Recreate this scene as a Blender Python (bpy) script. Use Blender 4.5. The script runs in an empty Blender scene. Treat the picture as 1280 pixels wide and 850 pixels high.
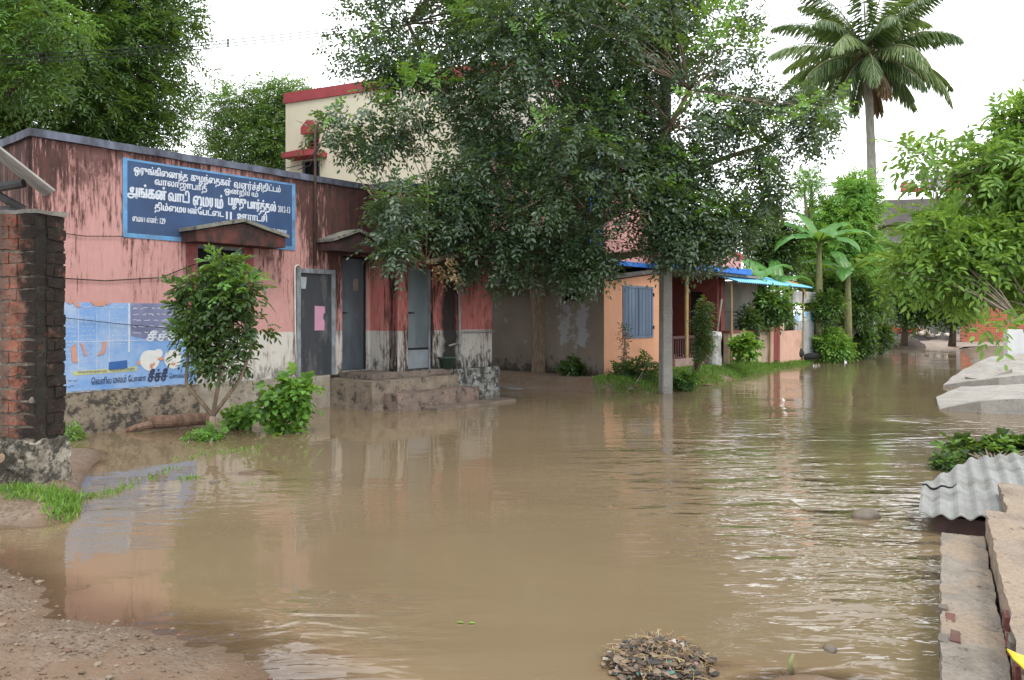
import bpy, bmesh, math, random
import numpy as np
from mathutils import Vector, Matrix, noise as mnoise
random.seed(7); rng = np.random.default_rng(11)
SC = bpy.context.scene; COL = SC.collection
F, HZ, CH = 960.0, 396.0, 1.75
def G(px, py, z=0.0):
    Y = (CH - z) * F / (py - HZ); return Vector(((px - 640) / F * Y, Y, z))
def PT(px, py, Y): return Vector(((px - 640) / F * Y, Y, CH - (py - HZ) / F * Y))
R = math.radians
# ------------------------------------------------------------------ node helpers
class NT:
    def __init__(s, name):
        s.m = bpy.data.materials.new(name); s.m.use_nodes = True
        s.t = s.m.node_tree; s.t.nodes.clear()
        s.out = s.n('ShaderNodeOutputMaterial')
    def n(s, typ, **kw):
        nd = s.t.nodes.new(typ)
        for k, v in kw.items(): setattr(nd, k, v)
        return nd
    def l(s, a, b): s.t.links.new(a, b)
    def val(s, sock, v):
        if hasattr(v, 'is_linked') or isinstance(v, bpy.types.NodeSocket): s.l(v, sock)
        else:
            if isinstance(v, (tuple, list)) and len(v) == 3 and sock.type == 'RGBA': v = (*v, 1)
            sock.default_value = v
    def coord(s, scale=(1, 1, 1), kind='Object', loc=(0, 0, 0)):
        tc = s.n('ShaderNodeTexCoord'); mp = s.n('ShaderNodeMapping')
        s.l(tc.outputs[kind], mp.inputs['Vector']); mp.inputs['Scale'].default_value = scale; mp.inputs['Location'].default_value = loc
        return mp.outputs[0]
    def noise(s, scale, vec=None, detail=4, rough=.6, dist=0):
        nd = s.n('ShaderNodeTexNoise'); nd.inputs['Scale'].default_value = scale; nd.inputs['Detail'].default_value = detail
        nd.inputs['Roughness'].default_value = rough; nd.inputs['Distortion'].default_value = dist
        if vec is not None: s.l(vec, nd.inputs['Vector'])
        return nd.outputs[0]
    def ramp(s, fac, a, b, ca=0.0, cb=1.0):
        nd = s.n('ShaderNodeMapRange'); nd.clamp = True; s.val(nd.inputs[0], fac)
        nd.inputs[1].default_value = a; nd.inputs[2].default_value = b; nd.inputs[3].default_value = ca; nd.inputs[4].default_value = cb
        return nd.outputs[0]
    def mix(s, fac, a, b):
        nd = s.n('ShaderNodeMix', data_type='RGBA'); s.val(nd.inputs[0], fac); s.val(nd.inputs[6], a); s.val(nd.inputs[7], b)
        return nd.outputs[2]
    def math(s, op, a, b=0.0):
        nd = s.n('ShaderNodeMath', operation=op); s.val(nd.inputs[0], a); s.val(nd.inputs[1], b); return nd.outputs[0]
    def sep(s, vec):
        nd = s.n('ShaderNodeSeparateXYZ'); s.l(vec, nd.inputs[0]); return nd.outputs
    def bump(s, h, strength=.3, dist=.02):
        nd = s.n('ShaderNodeBump'); nd.inputs['Strength'].default_value = strength; nd.inputs['Distance'].default_value = dist
        s.l(h, nd.inputs['Height']); return nd.outputs[0]
    def pbsdf(s, col, rough=.7, spec=.3, normal=None, metal=0, connect=True):
        b = s.n('ShaderNodeBsdfPrincipled'); s.val(b.inputs['Base Color'], col); s.val(b.inputs['Roughness'], rough)
        b.inputs['Specular IOR Level'].default_value = spec; b.inputs['Metallic'].default_value = metal
        if normal is not None: s.l(normal, b.inputs['Normal'])
        if connect: s.l(b.outputs[0], s.out.inputs[0])
        return b.outputs[0]
KA = .74
def simple(name, c1, c2=None, scale=6, rough=.75, spec=.3, bump=.25, bscale=60, stretch=(1, 1, 1), dirt=None, dirt_amt=.5, metal=0):
    s = NT(name); v = s.coord(stretch); c1 = tuple(x * KA for x in c1); c2 = tuple(x * KA for x in c2) if c2 else None
    c2 = c2 or tuple(x * .7 for x in c1)
    col = s.mix(s.ramp(s.noise(scale, v, 5), .35, .65), c1, c2)
    if dirt:
        col = s.mix(s.math('MULTIPLY', s.ramp(s.noise(scale * .6, s.coord(stretch, loc=(9, 4, 2)), 8, .7), .62 - .25 * dirt_amt, .72), .9), col, dirt)
    nm = s.bump(s.noise(bscale, v, 4), bump, .01) if bump else None
    s.pbsdf(col, rough, spec, nm, metal); return s.m
MOLD = (.016, .0145, .0125)
def wall_mat(name, up, lo, band=1.47, top=4.3, streak=1.0, low_mold=1.0, leak=None):
    """painted plaster, two coats: upper colour above the band line, limewash below; rain streaks of mould run down from the parapet"""
    up = tuple(x * KA for x in up); lo = tuple(x * KA for x in lo)
    s = NT(name); v = s.coord(); xyz0 = s.sep(v); z = xyz0[2]
    wob = s.noise(5, v, 3)
    zz = s.math('ADD', z, s.ramp(wob, 0, 1, -.012, .012))
    base = s.mix(s.ramp(zz, band - .006, band + .006), lo, up)
    base = s.mix(s.math('MULTIPLY', s.ramp(s.noise(1.7, v, 6, .65), .5, .75), .5), base, s.mix(.5, base, (.42, .3, .25)))
    base = s.mix(s.math('MULTIPLY', s.ramp(s.noise(14, s.coord((1, 1, .35)), 5, .7), .5, .75), .4), base, s.mix(.65, base, (.5, .37, .34)))
    st = s.noise(2.6, s.coord((1.3, 1.3, .22)), 7, .72)
    fine = s.noise(22, s.coord((1, 1, .12)), 5, .7)
    hgt = s.ramp(z, top - 2.5, top - .5, -.2, .11)
    a = s.math('ADD', s.math('ADD', s.math('ADD', st, s.ramp(xyz0[0], 3.7, 4.5, 0, .13)), s.math('MULTIPLY', s.math('SUBTRACT', fine, .5), .95)), hgt)
    a = s.math('ADD', a, s.ramp(s.noise(1.0, s.coord((.9, .9, .35), loc=(7, 2, 0)), 3, .5), .35, .65, -.11, .09))
    base = s.mix(s.ramp(a, .34, .58, 0, .45 * streak), base, s.mix(.6, base, (.1, .03, .027)))
    m1 = s.ramp(a, .47, .62, 0, .93 * streak)
    bl_ = s.math('ADD', s.noise(1.9, s.coord((1, 1, .5), loc=(11, 3, 0)), 8, .72), s.math('MULTIPLY', s.ramp(z, top - 2.6, top, -.22, .12), .8))
    m1 = s.math('MAXIMUM', m1, s.ramp(bl_, .54, .63, 0, .8 * min(1, streak)))
    spot = s.noise(7, s.coord((1, 1, .5), loc=(3, 1, 0)), 8, .75)
    lowg = s.ramp(z, .35, 1.5, .2, -.12)
    m2 = s.ramp(s.math('ADD', spot, lowg), .54, .7, 0, .85 * low_mold)
    col = s.mix(m1, base, s.mix(s.ramp(s.noise(9, s.coord((1, 1, .3), loc=(5, 5, 5)), 6, .75), .35, .65), MOLD, (.075, .03, .026)))
    col = s.mix(m2, col, (.03, .028, .023))
    if leak:
        xw = s.math('ADD', xyz0[0], s.math('MULTIPLY', s.math('SUBTRACT', s.noise(3.5, s.coord((1, 1, .6), loc=(2, 2, 9)), 6, .7), .5), .42))
        dl = s.math('ABSOLUTE', s.math('SUBTRACT', xw, (leak[0] + leak[1]) / 2)); col = s.mix(s.ramp(dl, (leak[1] - leak[0]) * .35, (leak[1] - leak[0]) * .62, .96, 0), col, MOLD)
    nm = s.bump(s.math('ADD', s.noise(45, v, 5), s.math('MULTIPLY', s.noise(4, v, 4), 2)), .35, .012)
    s.pbsdf(col, .85, .2, nm); return s.m
def conc(name, c1=(.32, .3, .27), c2=(.2, .19, .17), mold=.6, sand=0):
    c1 = tuple(x * KA for x in c1); c2 = tuple(x * KA for x in c2)
    s = NT(name); v = s.coord()
    col = s.mix(s.ramp(s.noise(3, v, 7, .7), .35, .65), c1, c2)
    if sand: col = s.mix(s.ramp(s.noise(1.9, s.coord(loc=(5, 2, 0)), 5, .6), .48, .56, 0, sand), col, (.25, .19, .135))
    col = s.mix(s.ramp(s.noise(6, s.coord(loc=(2, 7, 1)), 9, .78), .64 - .12 * mold, .72 - .12 * mold, 0, .9), col, (.028, .026, .022))
    col = s.mix(s.math('MULTIPLY', s.ramp(s.noise(48, s.coord(loc=(1, 1, 6)), 5, .75), .48, .66), .45), col, (.07, .06, .05))
    nm = s.bump(s.math('ADD', s.noise(70, v, 4), s.math('MULTIPLY', s.noise(9, v, 5), 2.5)), .5, .015)
    s.pbsdf(col, .85, .25, nm); return s.m
def leaf_mat(name, dark, light, young=None, spec=.35, trans=.3, rough=.42):
    s = NT(name); g = s.n('ShaderNodeNewGeometry'); r = g.outputs['Random Per Island']
    col = s.mix(r, dark, light)
    if young: col = s.mix(s.ramp(r, .93, .95), col, young)
    b = s.pbsdf(col, rough, spec, connect=False)
    t = s.n('ShaderNodeBsdfTranslucent'); s.l(s.mix(.5, col, (.32, .45, .03)), t.inputs[0])
    mx = s.n('ShaderNodeMixShader'); mx.inputs[0].default_value = trans; s.l(b, mx.inputs[1]); s.l(t.outputs[0], mx.inputs[2])
    s.l(mx.outputs[0], s.out.inputs[0]); return s.m
def bark_mat(name, c1, c2, scale=18):
    s = NT(name); v = s.coord((1, 1, .25)); n1 = s.noise(scale, v, 7, .7)
    col = s.mix(s.ramp(n1, .35, .65), c1, c2)
    col = s.mix(s.ramp(s.noise(5, s.coord(), 5), .6, .7, 0, .5), col, (.2, .2, .16))
    s.pbsdf(col, .9, .15, s.bump(n1, .8, .02)); return s.m
def rand_mat(name, cols, rough=.8, spec=.25, bscale=40, bump=.3):
    s = NT(name); g = s.n('ShaderNodeNewGeometry'); r = s.n('ShaderNodeValToRGB'); s.l(g.outputs['Random Per Island'], r.inputs[0])
    cr = r.color_ramp; cr.interpolation = 'CONSTANT'
    for i, c in enumerate(cols):
        e = cr.elements[i] if i < 2 else cr.elements.new(i / len(cols))
        e.position = i / len(cols); e.color = (*c, 1)
    v = s.coord(); col = s.mix(s.ramp(s.noise(9, v, 6, .7), .4, .7, 0, .55), r.outputs[0], s.mix(.6, r.outputs[0], (.12, .1, .08)))
    s.pbsdf(col, rough, spec, s.bump(s.noise(bscale, v, 5), bump, .01)); return s.m
# ------------------------------------------------------------------ mesh helpers
class MB:
    def __init__(s): s.v = []; s.f = []; s.mi = []; s.cur = 0
    def add(s, vs, fs, mi=None):
        o = len(s.v); s.v += [tuple(p) for p in vs]
        for f in fs: s.f.append(tuple(i + o for i in f)); s.mi.append(s.cur if mi is None else mi)
        return s
    def box(s, x0, x1, y0, y1, z0, z1, mi=None):
        return s.add([(x0, y0, z0), (x1, y0, z0), (x1, y1, z0), (x0, y1, z0), (x0, y0, z1), (x1, y0, z1), (x1, y1, z1), (x0, y1, z1)],
                     [(0, 3, 2, 1), (4, 5, 6, 7), (0, 1, 5, 4), (1, 2, 6, 5), (2, 3, 7, 6), (3, 0, 4, 7)], mi)
    def prism(s, pts, a, mi=None):
        """closed solid: polygon pts (3-D) swept by vector a"""
        n = len(pts); p = [Vector(q) for q in pts]; a = Vector(a)
        return s.add(p + [q + a for q in p], [tuple(range(n))[::-1], tuple(range(n, 2 * n))] + [(i, (i + 1) % n, n + (i + 1) % n, n + i) for i in range(n)], mi)
    def quad(s, a, b, c, d, mi=None): return s.add([a, b, c, d], [(0, 1, 2, 3)], mi)
    def tube(s, pts, rad, seg=8, cap=True, mi=None):
        pts = [Vector(p) for p in pts]; n = len(pts)
        if not isinstance(rad, (list, tuple)): rad = [rad] * n
        vs = []; u = None
        for i, p in enumerate(pts):
            d = (pts[min(i + 1, n - 1)] - pts[max(i - 1, 0)])
            d = d.normalized() if d.length > 1e-9 else Vector((0, 0, 1))
            if u is None: u = d.orthogonal().normalized()
            u = (u - d * u.dot(d)); u = u.normalized() if u.length > 1e-6 else d.orthogonal().normalized()
            w = d.cross(u)
            for k in range(seg):
                a = 2 * math.pi * k / seg; vs.append(p + (u * math.cos(a) + w * math.sin(a)) * rad[i])
        fs = [(i * seg + k, i * seg + (k + 1) % seg, (i + 1) * seg + (k + 1) % seg, (i + 1) * seg + k) for i in range(n - 1) for k in range(seg)]
        if cap: fs += [tuple(range(seg))[::-1], tuple(range((n - 1) * seg, n * seg))]
        return s.add(vs, fs, mi)
    def lathe(s, prof, c=(0, 0, 0), seg=20, mi=None):
        vs = []; n = len(prof)
        for r, z in prof:
            for k in range(seg):
                a = 2 * math.pi * k / seg; vs.append((c[0] + r * math.cos(a), c[1] + r * math.sin(a), c[2] + z))
        fs = [(i * seg + k, i * seg + (k + 1) % seg, (i + 1) * seg + (k + 1) % seg, (i + 1) * seg + k) for i in range(n - 1) for k in range(seg)]
        return s.add(vs, fs, mi)
    def rock(s, c, r, sq=(1, 1, .6), mi=None, rough=.18, rot=None, sub=1):
        bm = bmesh.new(); bmesh.ops.create_icosphere(bm, subdivisions=sub, radius=1)
        rot = random.random() * 6.28 if rot is None else rot; cs, sn = math.cos(rot), math.sin(rot); vs = []
        for v in bm.verts:
            k = r * (1 + random.uniform(-rough, rough)); x, y, z = v.co.x * sq[0] * k, v.co.y * sq[1] * k, v.co.z * sq[2] * k
            vs.append((c[0] + x * cs - y * sn, c[1] + x * sn + y * cs, c[2] + z))
        fs = [tuple(v.index for v in f.verts) for f in bm.faces]; bm.free(); return s.add(vs, fs, mi)
    def wall(s, x0, x1, z0, z1, y, th, holes=(), mi=None):
        """vertical wall in local xz facing -y, real thickness, with openings cut through"""
        xs = sorted({x0, x1, *[min(max(h[k], x0), x1) for h in holes for k in (0, 1)]}); zs = sorted({z0, z1, *[min(max(h[k], z0), z1) for h in holes for k in (2, 3)]})
        inh = lambda a, b: any(h[0] < a < h[1] and h[2] < b < h[3] for h in holes)
        solid = {}
        for i in range(len(xs) - 1):
            for j in range(len(zs) - 1): solid[i, j] = not inh((xs[i] + xs[i + 1]) / 2, (zs[j] + zs[j + 1]) / 2)
        for (i, j), ok in solid.items():
            if not ok: continue
            a, b, c, d = xs[i], xs[i + 1], zs[j], zs[j + 1]; y2 = y + th
            s.quad((a, y, c), (b, y, c), (b, y, d), (a, y, d), mi); s.quad((b, y2, c), (a, y2, c), (a, y2, d), (b, y2, d), mi)
            if not solid.get((i - 1, j)): s.quad((a, y2, c), (a, y, c), (a, y, d), (a, y2, d), mi)
            if not solid.get((i + 1, j)): s.quad((b, y, c), (b, y2, c), (b, y2, d), (b, y, d), mi)
            if not solid.get((i, j - 1)): s.quad((a, y, c), (a, y2, c), (b, y2, c), (b, y, c), mi)
            if not solid.get((i, j + 1)): s.quad((a, y, d), (b, y, d), (b, y2, d), (a, y2, d), mi)
        return s
    def corr(s, o, u, v, lu, lv, pitch, amp, th=.006, mi=None, cut=None):
        """corrugated sheet: waves along u, ridges along v; two skins with an edge"""
        o, u, v = Vector(o), Vector(u).normalized(), Vector(v).normalized(); nrm = u.cross(v)
        nu = max(4, int(lu / pitch * 8)); nv = 6; top = []
        for j in range(nv + 1):
            for i in range(nu + 1):
                a = lu * i / nu; b = lv * j / nv
                if cut: b = b * cut(a)
                top.append(o + u * a + v * b + nrm * (amp * math.cos(2 * math.pi * a / pitch)))
        n = len(top); vs = top + [p - nrm * th for p in top]; W = nu + 1; fs = []
        for j in range(nv):
            for i in range(nu):
                q = (j * W + i, j * W + i + 1, (j + 1) * W + i + 1, (j + 1) * W + i); fs.append(q); fs.append(tuple(k + n for k in q[::-1]))
        for i in range(nu): fs.append((i + 1, i, i + n, i + 1 + n)); k = nv * W + i; fs.append((k, k + 1, k + 1 + n, k + n))
        for j in range(nv): k = j * W; fs.append((k, k + W, k + W + n, k + n)); k = j * W + nu; fs.append((k + W, k, k + n, k + W + n))
        return s.add(vs, fs, mi)
    def build(s, name, mats, parent=None, world=False, smooth=False, bevel=0, rough=None):
        vs = s.v
        if world and parent is not None:
            M = (Matrix.Translation(parent.location) @ Matrix.Rotation(parent.rotation_euler.z, 4, 'Z')).inverted()
            vs = [tuple(M @ Vector(v)) for v in vs]
        me = bpy.data.meshes.new(name); me.from_pydata(vs, [], s.f)
        for m in (mats if isinstance(mats, (list, tuple)) else [mats]): me.materials.append(m)
        if len(me.materials) > 1: me.polygons.foreach_set('material_index', s.mi)
        if bevel:
            bm = bmesh.new(); bm.from_mesh(me); bmesh.ops.remove_doubles(bm, verts=bm.verts, dist=1e-5)
            es = [e for e in bm.edges if len(e.link_faces) == 2 and e.calc_face_angle(0) > .6]
            bmesh.ops.bevel(bm, geom=es, offset=bevel, segments=2, affect='EDGES', clamp_overlap=True); bm.to_mesh(me); bm.free()
        if rough:
            bm = bmesh.new(); bm.from_mesh(me); bmesh.ops.remove_doubles(bm, verts=bm.verts, dist=1e-5)
            for _ in range(rough[1]):
                L = rough[2] if len(rough) > 2 else .15
                bmesh.ops.subdivide_edges(bm, edges=[e for e in bm.edges if e.calc_length() > L], cuts=1, use_grid_fill=True)
            bmesh.ops.triangulate(bm, faces=[f for f in bm.faces if len(f.verts) > 4])
            rr = random.Random(len(vs))
            sd_ = Vector((rr.uniform(0, 50), rr.uniform(0, 50), 0)); LL_ = rough[2] if len(rough) > 2 else .15
            for v in bm.verts: v.co += mnoise.noise_vector(v.co * (.45 / LL_) + sd_) * rough[0] * 1.5 + mnoise.noise_vector(v.co * (1.3 / LL_) + sd_) * rough[0] * .7
            bm.to_mesh(me); bm.free()
        if smooth: me.polygons.foreach_set('use_smooth', [True] * len(me.polygons))
        me.update(); o = bpy.data.objects.new(name, me); COL.objects.link(o)
        if parent is not None: o.parent = parent
        return o
def tag(o, label=None, cat=None, group=None, kind=None):
    for k, v in (('label', label), ('category', cat), ('group', group), ('kind', kind)):
        if v: o[k] = v
    return o
def thing(name, label, cat, loc=(0, 0, 0), rotz=0, group=None):
    o = bpy.data.objects.new(name, None); COL.objects.link(o); o.location = loc; o.rotation_euler = (0, 0, rotz); o.empty_display_size = .2
    return tag(o, label, cat, group)
def nrm(a): return a / np.maximum(np.linalg.norm(a, axis=-1, keepdims=True), 1e-9)
def leaf_arrays(P, D, U, L, W, fold=.3, curl=.12):
    D = nrm(D); S = nrm(np.cross(D, U)); N = np.cross(S, D); L = L[:, None]; W = W[:, None]
    t = P + D * L - N * curl * L
    m1 = P + D * .35 * L; m2 = P + D * .7 * L - N * curl * .4 * L
    return np.stack([P, m1 + S * .5 * W + N * fold * .5 * W, m2 + S * .4 * W + N * fold * .4 * W, t, m2 - S * .4 * W + N * fold * .4 * W, m1 - S * .5 * W + N * fold * .5 * W], 1)
def leaf_obj(name, sets, mats, parent):
    """sets: list of (P,D,U,L,W[,material index]) -> one mesh of folded six-point leaves"""
    vs = []; mi = []
    for st in sets:
        a = leaf_arrays(*st[:5]); vs.append(a.reshape(-1, 3)); mi.append(np.full(len(a) * 2, st[5] if len(st) > 5 else 0, dtype=np.int32) if np.isscalar(st[5] if len(st) > 5 else 0) else np.repeat(st[5], 2))
    V = np.concatenate(vs); MI = np.concatenate(mi).astype(np.int32); n = len(V) // 6
    if parent is not None: V = V - np.array(parent.location)
    base = (np.arange(n) * 6)[:, None]
    fc = np.concatenate([base + np.array([0, 3, 2, 1]), base + np.array([0, 5, 4, 3])], 1).reshape(-1)
    me = bpy.data.meshes.new(name); me.vertices.add(len(V)); me.vertices.foreach_set('co', V.astype(np.float32).ravel())
    me.loops.add(len(fc)); me.loops.foreach_set('vertex_index', fc.astype(np.int32))
    me.polygons.add(n * 2); me.polygons.foreach_set('loop_start', (np.arange(n * 2) * 4).astype(np.int32))
    for m in mats: me.materials.append(m)
    me.polygons.foreach_set('material_index', MI); me.update(calc_edges=True); me.validate()
    o = bpy.data.objects.new(name, me); COL.objects.link(o)
    if parent is not None: o.parent = parent
    return o
UP = np.array([0, 0, 1.0])
def sprays(O, A, U, ln, k, leafL, leafW, spread=1.0, droop=.2, term=True):
    """pinnate sprays: k leaflets in alternating pairs along a drooping rachis"""
    A = nrm(A); S = nrm(np.cross(A, U)); N = np.cross(S, A); n = len(O); Ps = []; Ds = []; Us = []; Ls = []; Ws = []
    ln = np.broadcast_to(ln, (n,)); 
    for j in range(k + (1 if term else 0)):
        s = (j // 2 * 2 + 1 + .3 * (j % 2)) / (k + 1) if j < k else 1.0
        side = 0 if j == k else (1 if j % 2 else -1)
        p = O + A * (ln * s)[:, None] - UP * (droop * ln * s * s)[:, None]
        ax = A - UP * (2 * droop * s)
        d = nrm(ax) * math.cos(spread * abs(side)) + S * side * math.sin(spread) + rng.normal(0, .13, (n, 3))
        Ps.append(p); Ds.append(d); Us.append(N + rng.normal(0, .25, (n, 3)))
        sc = rng.uniform(.75, 1.2, n) * (1 - .35 * abs(s - .5)); Ls.append(leafL * sc); Ws.append(leafW * sc)
    return np.concatenate(Ps), np.concatenate(Ds), np.concatenate(Us), np.concatenate(Ls), np.concatenate(Ws)
def clump_sprays(C, Rr, n, ln, k, leafL, leafW, young=0.0, spread=1.0, droop=.2, flat=.8, out=.9, mi=0, ymi=1):
    """n sprays round each clump centre, denser at its surface; a share of clumps carries young or sunlit-coloured leaves on its upper side"""
    C = np.asarray(C, float); Rr = np.broadcast_to(Rr, (len(C),)); m = len(C) * n
    c = np.repeat(C, n, 0); r = np.repeat(Rr, n)
    v = nrm(rng.normal(0, 1, (m, 3))); O = c + v * (r * rng.uniform(.35, 1, m) ** .6)[:, None] * np.array([1, 1, flat])
    A = v * out + rng.normal(0, .45, (m, 3)); U = UP * .9 + v * .5 + rng.normal(0, .3, (m, 3))
    a = sprays(O, A, U, ln * rng.uniform(.7, 1.25, m), k, leafL, leafW, spread, droop)
    isy = np.repeat(rng.random(len(C)) < young, n) & (v[:, 2] > -.1)
    K = len(a[0]) // m; return (*a, np.where(np.tile(isy, K), ymi, mi))
def inpoly(pts, poly):
    x, y = pts[:, 0], pts[:, 1]; ins = np.zeros(len(pts), bool); j = len(poly) - 1
    for i in range(len(poly)):
        xi, yi = poly[i]; xj, yj = poly[j]
        ins ^= ((yi > y) != (yj > y)) & (x < (xj - xi) * (y - yi) / (yj - yi + 1e-12) + xi); j = i
    return ins
def polydist(pts, poly):
    d = np.full(len(pts), 1e9)
    for i in range(len(poly)):
        a = np.array(poly[i], float); b = np.array(poly[(i + 1) % len(poly)], float); ab = b - a
        t = np.clip(((pts - a) @ ab) / (ab @ ab + 1e-9), 0, 1); d = np.minimum(d, np.linalg.norm(pts - a - t[:, None] * ab, axis=1))
    return d
def crown_points(poly, n, Yc, depth, minsep=0):
    """clump centres filling a crown whose outline at distance Yc is poly; thickness grows towards its middle"""
    poly = np.array(poly, float); lo, hi = poly.min(0), poly.max(0); P = rng.uniform(lo, hi, (n * 6, 2)); P = P[inpoly(P, poly)][:n]
    th = np.clip(polydist(P, poly) / 110., .12, 1) ** .6
    Y = Yc + rng.uniform(-1, 1, len(P)) * depth * th
    return P, Y
def shrink(poly, px):
    p = np.array(poly, float); c = p.mean(0); h = (p.max(0) - p.min(0)) / 2; return c + (p - c) * np.maximum(.4, 1 - px / h)
def to_world(P, Y): return np.stack([(P[:, 0] - 640) / F * Y, Y, CH - (P[:, 1] - HZ) / F * Y], 1)
def branch(mb, a, b, r0, r1, bend=.15, seg=6, n=5):
    a, b = Vector(a), Vector(b); L = (b - a).length; pts = []
    off = Vector((random.uniform(-1, 1), random.uniform(-1, 1), random.uniform(0, 1))) * bend * L
    for i in range(n + 1):
        t = i / n; w = 4 * t * (1 - t) * .5; pts.append(a.lerp(b, t) + off * w + Vector((random.uniform(-1, 1), random.uniform(-1, 1), 0)) * L * .012 * (0 < i < n))
    mb.tube(pts, [r0 + (r1 - r0) * i / n for i in range(n + 1)], seg); return pts
def text_polys(body, bold=.0):
    """glyph outlines as filled polygons, scaled into a unit box; letters given in the order they stand"""
    cu = bpy.data.curves.new('t', 'FONT'); cu.body = body; cu.offset = bold; cu.resolution_u = 3
    o = bpy.data.objects.new('t', cu); COL.objects.link(o); dg = bpy.context.evaluated_depsgraph_get(); dg.update()
    me = bpy.data.meshes.new_from_object(o.evaluated_get(dg)); bm = bmesh.new(); bm.from_mesh(me)
    seen = set(); lift = {}; k = 0
    for v in bm.verts:
        if v.index in seen: continue
        st = [v]; seen.add(v.index)
        while st:
            q = st.pop(); lift[q.index] = k
            for e in q.link_edges:
                w = e.other_vert(q)
                if w.index not in seen: seen.add(w.index); st.append(w)
        k += 1
    co = np.array([v.co[:2] for v in bm.verts]) if bm.verts else np.zeros((1, 2)); fs = [tuple(v.index for v in f.verts) for f in bm.faces]
    lf = [lift[i] % 5 for i in range(len(co))]; bm.free()
    bpy.data.objects.remove(o); bpy.data.curves.remove(cu); bpy.data.meshes.remove(me)
    lo, hi = co.min(0), co.max(0); return (co - lo) / np.maximum(hi - lo, 1e-6), fs, lf
def put_text(mb, body, x0, x1, z0, z1, y, bold=.02, mi=None, skew=0):
    co, fs, lf = text_polys(body); w = bold * (z1 - z0); k = 0      # a second and third pass of the brush beside the first thickens the stroke
    for dx, dz in ((0, 0), (w, 0), (w * .5, w * .7), (-w, 0), (0, -w * .7))[:1 if bold <= 0 else 5]:
        mb.add([(x0 + (x1 - x0) * c[0] + dx, y - .0004 * lf[i] - .0021 * k, z0 + (z1 - z0) * c[1] + dz) for i, c in enumerate(co)], fs, mi); k += .2
def scribble(mb, x0, x1, z, h, y, r=.0035, mi=None):
    """brushed line of handwriting too small to read in the photograph: short wavy strokes"""
    x = x0
    while x < x1:
        w = random.uniform(1.5, 4) * h; pts = []; n = random.randint(4, 7)
        for i in range(n): pts.append((x + w * i / n, y, z + random.uniform(-.4, .4) * h))
        for a, b in zip(pts, pts[1:]):
            dx, dz = b[0] - a[0], b[2] - a[2]; L = math.hypot(dx, dz) + 1e-6; ox, oz = -dz / L * r, dx / L * r
            yy = y - random.uniform(0, .0012)
            mb.quad((a[0] - ox, yy, a[2] - oz), (b[0] - ox, yy, b[2] - oz), (b[0] + ox, yy, b[2] + oz), (a[0] + ox, yy, a[2] + oz), mi)
        x += w + random.uniform(.5, 1.2) * h
# ------------------------------------------------------------------ camera, light, sky
cd = bpy.data.cameras.new('camera'); cam = bpy.data.objects.new('camera', cd); COL.objects.link(cam)
cd.sensor_width = 36; cd.lens = 36 * F / 1280; cd.shift_y = -(425 - HZ) / 1280; cd.clip_end = 1000; cd.clip_start = .05
cam.location = (0, 0, CH); cam.rotation_euler = (R(90), 0, 0); SC.camera = cam
SUN_EL, SUN_AZ = 58, 150       # azimuth clockwise from +Y: behind the camera, a little to the right
sl = bpy.data.lights.new('sun', 'SUN'); sl.energy = 1.25; sl.angle = R(14); sl.color = (1, .95, .86); so = bpy.data.objects.new('sun', sl); COL.objects.link(so)
so.rotation_euler = (R(90 - SUN_EL), 0, R(180 - SUN_AZ)); so.location = (0, -5, 30)
wd = bpy.data.worlds.new('World'); SC.world = wd; wd.use_nodes = True; nt = wd.node_tree; nt.nodes.clear()
wo = nt.nodes.new('ShaderNodeOutputWorld'); bg = nt.nodes.new('ShaderNodeBackground'); bg.inputs[1].default_value = .13
sk = nt.nodes.new('ShaderNodeTexSky'); sk.sky_type = 'NISHITA'; sk.sun_disc = False; sk.sun_elevation = R(SUN_EL); sk.sun_rotation = R(SUN_AZ)
tc = nt.nodes.new('ShaderNodeTexCoord'); mp = nt.nodes.new('ShaderNodeMapping'); mp.inputs['Scale'].default_value = (1, 1, 3)
nz = nt.nodes.new('ShaderNodeTexNoise'); nz.inputs['Scale'].default_value = 1.6; nz.inputs['Detail'].default_value = 5
rg = nt.nodes.new('ShaderNodeMapRange'); rg.inputs[1].default_value = .3; rg.inputs[2].default_value = .6; rg.inputs[3].default_value = .78; rg.inputs[4].default_value = .97
mx = nt.nodes.new('ShaderNodeMix'); mx.data_type = 'RGBA'; mx.inputs[7].default_value = (12.6, 13.0, 13.4, 1)
for a, b in ((tc.outputs['Generated'], mp.inputs[0]), (mp.outputs[0], nz.inputs['Vector']), (nz.outputs[0], rg.inputs[0]), (rg.outputs[0], mx.inputs[0]), (sk.outputs[0], mx.inputs[6]), (mx.outputs[2], bg.inputs[0]), (bg.outputs[0], wo.inputs[0])): nt.links.new(a, b)
vs_ = SC.view_settings; vs_.view_transform = 'Standard'; vs_.look = 'None'; vs_.gamma = 1; vs_.use_curve_mapping = False; vs_.exposure = 0.72
SC.cycles.max_bounces = 6; SC.cycles.diffuse_bounces = 3; SC.cycles.glossy_bounces = 3; SC.cycles.transparent_max_bounces = 8; SC.cycles.use_denoising = True
SC.cycles.sample_clamp_indirect = 6
# ================================================================== frames
d_ = Vector((.643, .766, 0)); n_ = Vector((.766, -.643, 0)); RZ = math.atan2(.766, .643)
W0 = Vector((-6.6, 11.3, 0)); H0 = Vector((2.276, 19, 0))
def LW(o, t, n, z=0): return o + d_ * t + n_ * n + Vector((0, 0, z))
def tpx(px, s=0.0, o=W0):
    """distance along the wall line (s metres in front of it) at which it crosses picture column px"""
    k = (px - 640) / F; b = o + n_ * s; return (k * b.y - b.x) / (.643 - k * .766)
def zpx(px, py, s=0.0, o=W0):
    b = o + n_ * s; Y = b.y + .766 * tpx(px, s, o); return CH - (py - HZ) / F * Y
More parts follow.
